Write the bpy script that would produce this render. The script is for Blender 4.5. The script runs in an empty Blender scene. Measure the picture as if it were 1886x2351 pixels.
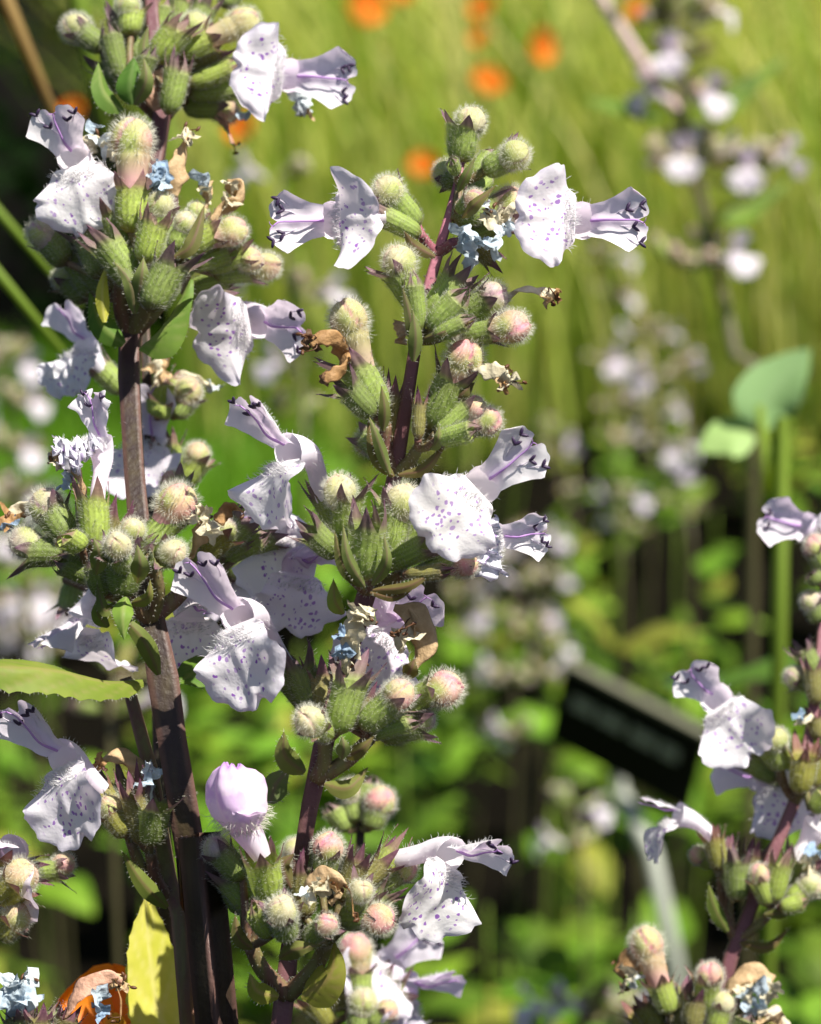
import bpy, math, random
import numpy as np
from mathutils import Vector, Matrix

random.seed(7)
RNG = np.random.default_rng(11)
SC = bpy.context.scene
COL = SC.collection
R = math.radians

# ------------------------------------------------------------------ camera
D = 0.300                      # focus distance (m)
WID = 0.075                    # width of the picture in the plane of focus (m)
PITCH = R(-14)
CAMH = 0.75
FW = Vector((0, math.cos(PITCH), math.sin(PITCH)))
UPV = Vector((0, -math.sin(PITCH), math.cos(PITCH)))
RT = Vector((1, 0, 0))
CAM = Vector((0, 0, CAMH)) - FW * D
CAM.z = CAMH
cd = bpy.data.cameras.new('camera')
cam = bpy.data.objects.new('camera', cd)
COL.objects.link(cam)
cam.location = CAM
cam.rotation_euler = (math.pi / 2 + PITCH, 0, 0)
cd.sensor_fit = 'HORIZONTAL'
cd.sensor_width = 7.2
cd.lens = 7.2 * D / WID
cd.clip_start = 0.01
cd.clip_end = 200
cd.dof.use_dof = True
cd.dof.focus_distance = D
cd.dof.aperture_fstop = cd.lens / 2.6
SC.camera = cam

# ------------------------------------------------------------------ world, sun, exposure
SUN_DIR = (RT * 0.40 + Vector((0, 0, 1)) * 0.84 + Vector((0, 1, 0)) * -0.33).normalized()   # towards the sun
w = bpy.data.worlds.new('World')
SC.world = w
w.use_nodes = True
nt = w.node_tree
bg = nt.nodes['Background']
sky = nt.nodes.new('ShaderNodeTexSky')
sky.sky_type = 'NISHITA'
sky.sun_disc = False
sky.sun_elevation = math.asin(SUN_DIR.z)
sky.sun_rotation = math.atan2(SUN_DIR.x, SUN_DIR.y)
nt.links.new(sky.outputs[0], bg.inputs[0])
bg.inputs[1].default_value = 0.05
sl = bpy.data.lights.new('sun', 'SUN')
sl.energy = 5.0
sl.angle = R(0.5)
sl.color = (1.0, 0.95, 0.85)
sun = bpy.data.objects.new('sun', sl)
COL.objects.link(sun)
sun.rotation_euler = SUN_DIR.to_track_quat('Z', 'Y').to_euler()
sun.location = (2, 0, 5)
SC.view_settings.view_transform = 'Standard'
SC.view_settings.look = 'None'
SC.view_settings.exposure = 0.95
SC.view_settings.gamma = 1
SC.render.engine = 'CYCLES'
SC.cycles.use_denoising = True
SC.cycles.max_bounces = 10
SC.cycles.transmission_bounces = 8
SC.cycles.diffuse_bounces = 5
SC.cycles.sample_clamp_indirect = 6

# ------------------------------------------------------------------ coordinates
PX = 1886.0
def ZSHIFT(py): return 0.0       # extra lean of one stem away from the camera, mm
def P(px, py, z=0.0):
    """a point z millimetres nearer than the plane of focus, on the line of sight through px, py"""
    z = z - ZSHIFT(py)
    d = D - z * 0.001
    k = WID / PX * d / D
    return CAM + FW * d + RT * ((px - 943) * k) + UPV * ((1175.5 - py) * k)
def V(x, y, z):
    return (RT * x + UPV * y - FW * z).normalized()
def ray_ground(px, py, h=0.0):
    k = WID / PX / D
    dr = FW + RT * ((px - 943) * k) + UPV * ((1175.5 - py) * k)
    t = (h - CAM.z) / dr.z
    return CAM + dr * t

# ------------------------------------------------------------------ materials
def nd(nt, typ, **kw):
    n = nt.nodes.new(typ)
    for k, v in kw.items():
        if k.startswith('i_'):
            key = k[2:]
            key = int(key) if key.isdigit() else key
            n.inputs[key].default_value = v
        else:
            setattr(n, k, v)
    return n
def ramp(nt, fac, stops, interp='LINEAR'):
    n = nt.nodes.new('ShaderNodeValToRGB')
    n.color_ramp.interpolation = interp
    els = n.color_ramp.elements
    while len(els) < len(stops): els.new(0.5)
    for e, (p, c) in zip(els, stops):
        e.position = p
        e.color = c if len(c) == 4 else (*c, 1)
    nt.links.new(fac, n.inputs[0])
    return n.outputs[0]
def mixc(nt, fac, a, b, mode='MIX'):
    n = nt.nodes.new('ShaderNodeMix')
    n.data_type = 'RGBA'; n.blend_type = mode
    for sock, val in ((n.inputs[0], fac), (n.inputs[6], a), (n.inputs[7], b)):
        if hasattr(val, 'is_output'): nt.links.new(val, sock)
        elif isinstance(val, (int, float)): sock.default_value = val
        else: sock.default_value = (*val, 1)
    return n.outputs[2]
def mth(nt, op, a, b=None, c=None, clamp=False):
    n = nt.nodes.new('ShaderNodeMath'); n.operation = op; n.use_clamp = clamp
    for i, v in enumerate((a, b, c)):
        if v is None: continue
        if hasattr(v, 'is_output'): nt.links.new(v, n.inputs[i])
        else: n.inputs[i].default_value = v
    return n.outputs[0]
def noise(nt, vec, scale, detail=3, rough=0.55):
    n = nt.nodes.new('ShaderNodeTexNoise')
    n.inputs['Scale'].default_value = scale; n.inputs['Detail'].default_value = detail
    n.inputs['Roughness'].default_value = rough
    if vec is not None: nt.links.new(vec, n.inputs['Vector'])
    return n.outputs[0]
def attr(nt, name='tc'):
    a = nt.nodes.new('ShaderNodeAttribute'); a.attribute_name = name
    s = nt.nodes.new('ShaderNodeSeparateXYZ')
    nt.links.new(a.outputs['Vector'], s.inputs[0])
    return a.outputs['Vector'], s.outputs[0], s.outputs[1], s.outputs[2]
def objco(nt):
    return nt.nodes.new('ShaderNodeTexCoord').outputs['Object']
def orand(nt):
    n = nt.nodes.new('ShaderNodeObjectInfo')
    return n.outputs['Random'], n.outputs['Color']
def new_mat(name):
    m = bpy.data.materials.new(name); m.use_nodes = True
    nt = m.node_tree
    b = nt.nodes['Principled BSDF']
    return m, nt, b
def finish(nt, b, col, rough=0.55, trans=0.0, tcol=None, bump=None, bstr=0.3, bdist=0.0002, spec=0.4):
    out = nt.nodes['Material Output']
    if hasattr(col, 'is_output'): nt.links.new(col, b.inputs['Base Color'])
    else: b.inputs['Base Color'].default_value = (*col, 1)
    b.inputs['Roughness'].default_value = rough
    b.inputs['Specular IOR Level'].default_value = spec
    if bump is not None:
        bp = nt.nodes.new('ShaderNodeBump')
        bp.inputs['Strength'].default_value = bstr; bp.inputs['Distance'].default_value = bdist
        nt.links.new(bump, bp.inputs['Height']); nt.links.new(bp.outputs[0], b.inputs['Normal'])
    if trans > 0:
        t = nt.nodes.new('ShaderNodeBsdfTranslucent')
        tc = col if tcol is None else tcol
        if hasattr(tc, 'is_output'): nt.links.new(tc, t.inputs[0])
        else: t.inputs[0].default_value = (*tc, 1)
        ms = nt.nodes.new('ShaderNodeMixShader'); ms.inputs[0].default_value = trans
        nt.links.new(b.outputs[0], ms.inputs[1]); nt.links.new(t.outputs[0], ms.inputs[2])
        nt.links.new(ms.outputs[0], out.inputs[0])

M = {}
def build_mats():
    # lower lip: white with purple freckles, lilac margin, tc = (lateral mm, distance mm, v)
    m, nt, b = new_mat('lip_petal')
    vec, y, s, v = attr(nt)
    rnd, ocol = orand(nt)
    off = nd(nt, 'ShaderNodeVectorMath', operation='ADD')
    sc = nd(nt, 'ShaderNodeCombineXYZ')
    nt.links.new(mth(nt, 'MULTIPLY', y, 1.15), sc.inputs[0]); nt.links.new(mth(nt, 'MULTIPLY', s, 0.95), sc.inputs[1])
    nt.links.new(mth(nt, 'MULTIPLY', rnd, 37.0), sc.inputs[2])
    nz = nd(nt, 'ShaderNodeTexNoise', i_Scale=1.6, i_Detail=2.0); nt.links.new(sc.outputs[0], nz.inputs['Vector'])
    sub = nd(nt, 'ShaderNodeVectorMath', operation='MULTIPLY_ADD')
    nt.links.new(nz.outputs[1], sub.inputs[0]); sub.inputs[1].default_value = (0.55, 0.55, 0); nt.links.new(sc.outputs[0], sub.inputs[2])
    vo = nd(nt, 'ShaderNodeTexVoronoi', i_Scale=1.7, i_Randomness=0.95); vo.voronoi_dimensions = '3D'
    nt.links.new(sub.outputs[0], vo.inputs['Vector'])
    cs = nd(nt, 'ShaderNodeSeparateXYZ'); nt.links.new(vo.outputs['Color'], cs.inputs[0])
    size = mth(nt, 'MULTIPLY_ADD', cs.outputs[0], 0.22, 0.20)
    spot = mth(nt, 'SUBTRACT', size, vo.outputs['Distance'])
    spot = mth(nt, 'MULTIPLY', spot, 16.0, clamp=True)
    mask = ramp(nt, v, [(0.02, (0,)*3), (0.08, (1,)*3), (0.62, (1,)*3), (0.80, (0,)*3)])
    ya = mth(nt, 'ABSOLUTE', y)
    mask2 = ramp(nt, mth(nt, 'DIVIDE', ya, 5.0), [(0.60, (1,)*3), (0.80, (0,)*3)])
    few = mth(nt, 'GREATER_THAN', cs.outputs[1], 0.12)
    f = mth(nt, 'MULTIPLY', mth(nt, 'MULTIPLY', spot, mask), mth(nt, 'MULTIPLY', mask2, few))
    f = mth(nt, 'MULTIPLY', f, mth(nt, 'MULTIPLY_ADD', cs.outputs[2], 0.4, 0.6))
    big = noise(nt, sc.outputs[0], 0.5, 2)
    base = mixc(nt, mth(nt, 'MULTIPLY_ADD', big, 0.4, 0.12), (0.95, 0.92, 0.93), ocol)
    edge = ramp(nt, v, [(0.70, (0,)*3), (1.0, (0.45,)*3)])
    base = mixc(nt, edge, base, (0.74, 0.68, 0.88))
    col = mixc(nt, f, base, (0.33, 0.12, 0.56))
    vein = nd(nt, 'ShaderNodeTexWave', i_Scale=1.1, i_Distortion=3.0); nt.links.new(sc.outputs[0], vein.inputs['Vector'])
    finish(nt, b, col, 0.5, 0.38, mixc(nt, 1.0, col, (1.0, 0.93, 0.96), 'MULTIPLY'), noise(nt, sc.outputs[0], 2.2, 4), 0.22, 0.0003, 0.3)
    M['lip'] = m
    # hood and tube
    m, nt, b = new_mat('hood_petal')
    vec, y, s, v = attr(nt)
    rnd, ocol = orand(nt)
    ya = mth(nt, 'ABSOLUTE', y)
    mid = ramp(nt, mth(nt, 'DIVIDE', ya, 3.0), [(0.0, (0.55,)*3), (0.30, (0,)*3)])
    col = mixc(nt, 0.40, (0.95, 0.91, 0.94), ocol)
    col = mixc(nt, mid, col, (0.72, 0.55, 0.80))
    nz = noise(nt, vec, 3.0, 3)
    finish(nt, b, col, 0.5, 0.44, mixc(nt, 1.0, col, (1.0, 0.90, 0.97), 'MULTIPLY'), nz, 0.15, 0.0002, 0.3)
    M['hood'] = m
    # calyx : tc = (rib phase, seed, t 0..1 tube, 1..2 teeth)
    m, nt, b = new_mat('calyx_green')
    vec, rib, sd, t = attr(nt)
    rnd, ocol = orand(nt)
    oc = objco(nt)
    nz = noise(nt, oc, 900, 3)
    tt = mth(nt, 'MULTIPLY', t, 0.5)
    g = ramp(nt, tt, [(0.0, (0.22, 0.17, 0.06)), (0.10, (0.29, 0.41, 0.08)), (0.38, (0.35, 0.49, 0.095)), (0.50, (0.32, 0.41, 0.11)), (0.62, (0.24, 0.18, 0.14)), (1.0, (0.20, 0.085, 0.16))])
    ribm = ramp(nt, rib, [(0.2, (0.84,)*3), (0.85, (1.10,)*3)])
    g = mixc(nt, 0.9, g, ribm, 'MULTIPLY')
    g = mixc(nt, mth(nt, 'MULTIPLY', nz, 0.35), g, (0.22, 0.15, 0.14))
    g = mixc(nt, 0.85, g, ocol, 'MULTIPLY')
    finish(nt, b, g, 0.6, 0.30, None, nz, 0.35, 0.0003, 0.3)
    M['calyx'] = m
    # closed bud corolla: object colour = blush
    m, nt, b = new_mat('bud_petal')
    vec, gr, sd, t = attr(nt)
    rnd, ocol = orand(nt)
    oc = objco(nt)
    nz = noise(nt, oc, 600, 3)
    side = noise(nt, oc, 260, 1)
    c0 = mixc(nt, ramp(nt, t, [(0.45, (0,)*3), (0.75, (1,)*3)]), (0.46, 0.54, 0.16), (0.58, 0.55, 0.26))
    c0 = mixc(nt, ramp(nt, t, [(0.12, (0.75,)*3), (0.34, (0,)*3)]), c0, mixc(nt, 0.4, ocol, (0.55, 0.42, 0.44)))
    bl = mth(nt, 'MULTIPLY', ramp(nt, side, [(0.36, (0,)*3), (0.60, (1,)*3)]), ramp(nt, t, [(0.2, (0.35,)*3), (0.75, (1,)*3)]))
    c1 = mixc(nt, bl, c0, ocol)
    c1 = mixc(nt, gr, c1, mixc(nt, 0.35, ocol, (0.62, 0.16, 0.30)))
    finish(nt, b, c1, 0.55, 0.30, None, nz, 0.4, 0.0002, 0.3)
    M['bud'] = m
    # hairs
    for nm, c, tr in (('hair', (0.90, 0.89, 0.80), 0.5), ('fine_hair', (0.66, 0.66, 0.56), 0.45), ('beard', (0.90, 0.89, 0.90), 0.45), ('stem_hair', (0.50, 0.38, 0.40), 0.4)):
        m, nt, b = new_mat(nm)
        finish(nt, b, c, 0.4, tr, None, spec=0.5)
        M[nm] = m
    # stems : tc=(corner ridge, 0, t)
    for nm, c0, c1, c2, tr in (
        ('stem_dark', (0.018, 0.012, 0.009), (0.045, 0.036, 0.014), (0.16, 0.085, 0.07), 0),
        ('far_stem', (0.075, 0.07, 0.030), (0.11, 0.10, 0.04), (0.13, 0.11, 0.06), 0),
        ('stem_pale', (0.62, 0.44, 0.42), (0.68, 0.50, 0.46), (0.72, 0.54, 0.52), 0),
        ('stem_pink', (0.30, 0.095, 0.13), (0.26, 0.11, 0.12), (0.46, 0.17, 0.23), 0),
        ('pedicel', (0.17, 0.085, 0.065), (0.19, 0.19, 0.065), (0.30, 0.16, 0.12), 0)):
        m, nt, b = new_mat(nm)
        vec, rg, sd, t = attr(nt)
        oc = objco(nt)
        mp = nd(nt, 'ShaderNodeMapping'); mp.inputs['Scale'].default_value = (1, 1, 0.12); nt.links.new(oc, mp.inputs[0])
        nz = noise(nt, mp.outputs[0], 700, 4)
        nf = noise(nt, oc, 1500, 3)
        c = mixc(nt, ramp(nt, nz, [(0.38, (0,)*3), (0.68, (1,)*3)]), c0, c1)
        if nm == 'stem_dark':
            c = mixc(nt, sd, c, (0.52, 0.20, 0.27))
        c = mixc(nt, mth(nt, 'MULTIPLY', rg, 0.8), c, c2)  # ridges mixed lighter: sunlit strips painted along the stem
        finish(nt, b, c, 0.5, 0.08, None, nf, 0.5, 0.0002, 0.35)
        M[nm] = m
    # leaves : tc=(u, v, vein)
    for nm, c0, c1, cv, tr in (
        ('leaf_green', (0.10, 0.19, 0.04), (0.19, 0.30, 0.05), (0.30, 0.33, 0.12), 0.35),
        ('leaf_yellow', (0.60, 0.60, 0.07), (0.76, 0.72, 0.15), (0.80, 0.74, 0.28), 0.5),
        ('leaf_olive', (0.20, 0.24, 0.035), (0.34, 0.33, 0.06), (0.42, 0.28, 0.13), 0.40),
        ('bract', (0.13, 0.18, 0.05), (0.22, 0.26, 0.08), (0.20, 0.11, 0.10), 0.30),
        ('herb_leaf', (0.075, 0.18, 0.012), (0.18, 0.35, 0.028), (0.22, 0.36, 0.05), 0.35),
        ('pale_leaf', (0.36, 0.50, 0.22), (0.44, 0.58, 0.28), (0.46, 0.58, 0.30), 0.3),
        ('hedge_leaf', (0.004, 0.011, 0.003), (0.009, 0.024, 0.005), (0.012, 0.02, 0.008), 0.10)):  # hedge leaves near black: the hedge's shade is put into their colour
        m, nt, b = new_mat(nm)
        vec, u, v, vn = attr(nt)
        rnd, ocol = orand(nt)
        oc = objco(nt)
        sc_ = 40 if nm in ('herb_leaf', 'pale_leaf', 'hedge_leaf') else 180
        nz = noise(nt, oc, sc_, 3)
        c = mixc(nt, ramp(nt, nz, [(0.35, (0,)*3), (0.65, (1,)*3)]), c0, c1)
        c = mixc(nt, mth(nt, 'MULTIPLY', vn, 0.6), c, cv)
        c = mixc(nt, 0.9, c, ocol, 'MULTIPLY')
        tc = mixc(nt, 1.0, c, (1.25, 1.2, 0.6), 'MULTIPLY')
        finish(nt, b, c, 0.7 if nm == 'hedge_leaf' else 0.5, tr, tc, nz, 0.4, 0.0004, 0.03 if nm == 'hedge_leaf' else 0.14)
        M[nm] = m
    # withered corollas: object colour
    m, nt, b = new_mat('withered_petal')
    rnd, ocol = orand(nt)
    oc = objco(nt)
    nz = noise(nt, oc, 800, 4)
    c = mixc(nt, ramp(nt, nz, [(0.40, (0,)*3), (0.62, (1,)*3)]), mixc(nt, 0.5, ocol, (0.55, 0.5, 0.42), 'MULTIPLY'), ocol)
    finish(nt, b, c, 0.6, 0.25, None, nz, 0.8, 0.0005, 0.3)
    M['withered'] = m
    for nm, c, rg in (('anther', (0.035, 0.018, 0.055), 0.5), ('brown_anther', (0.09, 0.035, 0.012), 0.5), ('filament', (0.80, 0.74, 0.84), 0.5), ('style', (0.55, 0.32, 0.68), 0.45)):
        m, nt, b = new_mat(nm)
        finish(nt, b, c, rg, 0.0 if 'anther' in nm else 0.3)
        M[nm] = m
    # grass : tc=(tone, 0, t)
    for nm, stops in (('meadow_blade', [(0.0, (0.10, 0.22, 0.020)), (0.3, (0.30, 0.44, 0.050)), (0.6, (0.50, 0.58, 0.11)), (0.8, (0.66, 0.66, 0.22)), (1.0, (0.80, 0.68, 0.34))]),
                      ('lawn_blade', [(0.0, (0.10, 0.24, 0.012)), (1.0, (0.17, 0.33, 0.022))]),
                      ('dry_stalk', [(0.0, (0.40, 0.27, 0.10)), (1.0, (0.52, 0.36, 0.14))]),
                      ('green_stalk', [(0.0, (0.20, 0.30, 0.035)), (1.0, (0.30, 0.36, 0.06))])):
        m, nt, b = new_mat(nm)
        vec, tone, sd, t = attr(nt)
        c = ramp(nt, tone, stops)
        finish(nt, b, c, 0.5, 0.45, mixc(nt, 1.0, c, (1.2, 1.15, 0.6), 'MULTIPLY'), spec=0.3)
        M[nm] = m
    m, nt, b = new_mat('opening_petal')
    vec, y, s, v = attr(nt)
    nz = noise(nt, objco(nt), 500, 3)
    c = ramp(nt, v, [(0.0, (0.86, 0.74, 0.80)), (0.4, (0.90, 0.80, 0.88)), (0.66, (0.90, 0.76, 0.88)), (0.84, (0.84, 0.62, 0.86)), (0.95, (0.55, 0.30, 0.72)), (1.0, (0.30, 0.10, 0.52))])
    c = mixc(nt, ramp(nt, nz, [(0.5, (0,)*3), (0.62, (0.5,)*3)]), c, (0.62, 0.36, 0.74))
    finish(nt, b, c, 0.5, 0.3, None, nz, 0.3, 0.0003, 0.3)
    M['opening'] = m
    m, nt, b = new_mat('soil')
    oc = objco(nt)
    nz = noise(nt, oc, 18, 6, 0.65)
    c = ramp(nt, nz, [(0.3, (0.0015, 0.0013, 0.001)), (0.7, (0.007, 0.0055, 0.0035))])  # near black: shade in the leaf gaps is put into the soil colour
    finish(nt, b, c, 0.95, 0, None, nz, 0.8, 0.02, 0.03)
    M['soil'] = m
    m, nt, b = new_mat('lawn_turf')
    nz = noise(nt, objco(nt), 25, 5)
    finish(nt, b, ramp(nt, nz, [(0.3, (0.07, 0.17, 0.010)), (0.7, (0.13, 0.27, 0.018))]), 0.8, 0, None, nz, 0.7, 0.02, 0.2)
    M['turf'] = m
    m, nt, b = new_mat('orange_petal')
    vec, y, s, v = attr(nt)
    finish(nt, b, ramp(nt, v, [(0, (0.85, 0.22, 0.010)), (1, (0.95, 0.30, 0.012))]), 0.5, 0.4)
    M['orange'] = m
    for nm, c, rg in (('poppy_centre', (0.55, 0.30, 0.02), 0.7), ('label_black', (0.004, 0.004, 0.0035), 0.6), ('label_edge', (0.16, 0.16, 0.11), 0.4), ('label_mark', (0.30, 0.30, 0.23), 0.5), ('stake_metal', (0.34, 0.36, 0.30), 0.5)):
        m, nt, b = new_mat(nm)
        nz = noise(nt, objco(nt), 120, 4)
        finish(nt, b, mixc(nt, mth(nt, 'MULTIPLY', nz, 0.25), c, tuple(x * 0.4 for x in c)), rg, spec=0.08 if 'label' in nm else 0.4)
        M[nm] = m
build_mats()

# ------------------------------------------------------------------ mesh helpers
WLOC = {}
def mesh(name, verts, faces, mats, tc=None, smooth=True, fmat=None):
    me = bpy.data.meshes.new(name)
    verts = np.asarray(verts, dtype=float)
    me.from_pydata(verts.tolist(), [], faces.tolist() if hasattr(faces, 'tolist') else faces)
    if tc is not None:
        a = me.attributes.new('tc', 'FLOAT_VECTOR', 'POINT')
        a.data.foreach_set('vector', np.asarray(tc, dtype=np.float32).ravel())
    for m in (mats if isinstance(mats, (list, tuple)) else [mats]):
        me.materials.append(M[m])
    if smooth: me.polygons.foreach_set('use_smooth', [True] * len(me.polygons))
    if fmat is not None: me.polygons.foreach_set('material_index', fmat)
    me.update()
    return me
def link(name, data, parent=None, mat4=None, kind=None, color=None):
    o = bpy.data.objects.new(name, data)
    COL.objects.link(o)
    if parent is not None: o.parent = parent
    if mat4 is not None: o.matrix_local = mat4
    if kind: o['kind'] = kind
    if color: o.color = (*color, 1)
    return o
def thing(name, loc, label, cat, group=None):
    o = bpy.data.objects.new(name, None)
    o.empty_display_size = 0.01
    COL.objects.link(o)
    o.location = loc
    WLOC[o.name] = Vector(loc)
    o['label'] = label; o['category'] = cat
    if group: o['group'] = group
    return o
def part(name, parent, verts, faces, mats, tc=None, origin=None, kind=None, smooth=True, color=None, fmat=None):
    """verts in world metres; the part's own origin is set to its first point"""
    verts = np.asarray(verts, dtype=float)
    og = np.array(verts[0] if origin is None else origin, dtype=float)
    me = mesh(name, verts - og, faces, mats, tc, smooth, fmat)
    return link(name, me, parent, Matrix.Translation(Vector(og) - WLOC[parent.name]), kind, color)
def gridfaces(nu, nv, wrap=False):
    """grid indexed [v*nu+u]"""
    u = np.arange(nu if wrap else nu - 1); v = np.arange(nv - 1)
    U, W_ = np.meshgrid(u, v)
    U = U.ravel(); W_ = W_.ravel()
    U2 = (U + 1) % nu
    return np.stack([W_ * nu + U, W_ * nu + U2, (W_ + 1) * nu + U2, (W_ + 1) * nu + U], 1)
def catmull(pts, n):
    pts = np.array([list(p) for p in pts], dtype=float)
    if len(pts) == 2:
        t = np.linspace(0, 1, n)[:, None]
        return pts[0] * (1 - t) + pts[1] * t
    d = np.concatenate([[0], np.cumsum(np.linalg.norm(np.diff(pts, axis=0), axis=1))])
    ext = np.vstack([2 * pts[0] - pts[1], pts, 2 * pts[-1] - pts[-2]])
    out = []
    for s in np.linspace(0, d[-1], n):
        i = min(max(np.searchsorted(d, s, side='right') - 1, 0), len(pts) - 2)
        t = (s - d[i]) / max(d[i + 1] - d[i], 1e-12)
        p0, p1, p2, p3 = ext[i], ext[i + 1], ext[i + 2], ext[i + 3]
        out.append(0.5 * ((2 * p1) + (-p0 + p2) * t + (2 * p0 - 5 * p1 + 4 * p2 - p3) * t * t + (-p0 + 3 * p1 - 3 * p2 + p3) * t ** 3))
    return np.array(out)
def frames(path, ref=(0.13, 0.31, 0.2)):
    T = np.gradient(path, axis=0); T /= np.linalg.norm(T, axis=1)[:, None] + 1e-15
    n = np.array(ref, dtype=float); n -= T[0] * n.dot(T[0]); n /= np.linalg.norm(n) + 1e-15
    Ns = []
    for t in T:
        n = n - t * n.dot(t); n /= np.linalg.norm(n) + 1e-15
        Ns.append(n)
    Ns = np.array(Ns)
    return T, Ns, np.cross(T, Ns)
def sweep(path, radii, nseg=10, square=0.0, ref=(0.13, 0.31, 0.2), cap=True):
    n = len(path)
    T, A, B = frames(path, ref)
    th = np.arange(nseg) / nseg * 2 * np.pi
    radii = np.broadcast_to(np.asarray(radii, dtype=float), (n,))
    c4 = np.cos(4 * th)
    prof = 1 + square * (0.17 * c4 + 0.09 * np.cos(8 * th) + 0.02 * np.cos(20 * th))
    vs = path[:, None, :] + radii[:, None, None] * prof[None, :, None] * (np.cos(th)[None, :, None] * A[:, None, :] + np.sin(th)[None, :, None] * B[:, None, :])
    ridge = np.clip((prof - 1.08) / 0.16, 0, 1) * (1 if square else 0)
    tc = np.zeros((n, nseg, 3)); tc[:, :, 0] = ridge[None, :]; tc[:, :, 2] = np.linspace(0, 1, n)[:, None]
    f = gridfaces(nseg, n, True).tolist()
    if cap:
        f.append(list(range(nseg))[::-1]); f.append([(n - 1) * nseg + i for i in range(nseg)])
    return vs.reshape(-1, 3), f, tc.reshape(-1, 3)
class MB:
    def __init__(s): s.v = []; s.f = []; s.t = []; s.m = []; s.n = 0
    def add(s, v, f, tc=None, mi=0):
        v = np.asarray(v)
        s.v.append(v); s.t.append(np.zeros((len(v), 3)) if tc is None else np.asarray(tc))
        for q in f: s.f.append([int(i) + s.n for i in q]); s.m.append(mi)
        s.n += len(v)
    def get(s): return np.vstack(s.v), s.f, np.vstack(s.t)
def hair_cones(pts, dirs, length, rad, bend=0.25, rng=RNG, sides=3):
    """tapered three-sided hairs, each two segments long"""
    pts = np.asarray(pts); dirs = np.asarray(dirs); n = len(pts)
    length = np.broadcast_to(length, (n,)) * (0.7 + 0.6 * rng.random(n))
    dirs = dirs / (np.linalg.norm(dirs, axis=1)[:, None] + 1e-12)
    r = rng.normal(size=(n, 3))
    a = np.cross(dirs, r); a /= np.linalg.norm(a, axis=1)[:, None] + 1e-12
    b = np.cross(dirs, a)
    mid = pts + dirs * (length * 0.55)[:, None] + a * (length * bend * 0.2)[:, None]
    tip = pts + dirs * length[:, None] + a * (length * bend)[:, None]
    vs = []
    for k in range(sides):
        an = 2 * np.pi * k / sides
        o = np.cos(an) * a + np.sin(an) * b
        vs.append(pts + o * rad)
    for k in range(sides):
        an = 2 * np.pi * k / sides
        o = np.cos(an) * a + np.sin(an) * b
        vs.append(mid + o * rad * 0.7)
    vs.append(tip)
    V_ = np.stack(vs, 1).reshape(-1, 3)
    m = 2 * sides + 1
    f = []
    for i in range(n):
        o = i * m
        for k in range(sides):
            k2 = (k + 1) % sides
            f.append([o + k, o + k2, o + sides + k2, o + sides + k])
            f.append([o + sides + k, o + sides + k2, o + 2 * sides])
    return V_, f
mm = 0.001
def smoothstep(a, b, x):
    t = np.clip((x - a) / (b - a), 0, 1); return t * t * (3 - 2 * t)
def frame_mat(origin, zdir, xref=None, roll=0.0):
    z = Vector(zdir).normalized()
    x = Vector(xref) if xref is not None else Vector((0.3, 0.2, 0.93))
    x = x - z * x.dot(z)
    if x.length < 1e-4:
        x = Vector((1, 0, 0)); x = x - z * x.dot(z)
    x.normalize()
    y = z.cross(x)
    m = Matrix((x, y, z)).transposed().to_4x4()
    m = m @ Matrix.Rotation(roll, 4, 'Z')
    m.translation = origin
    return m

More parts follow.
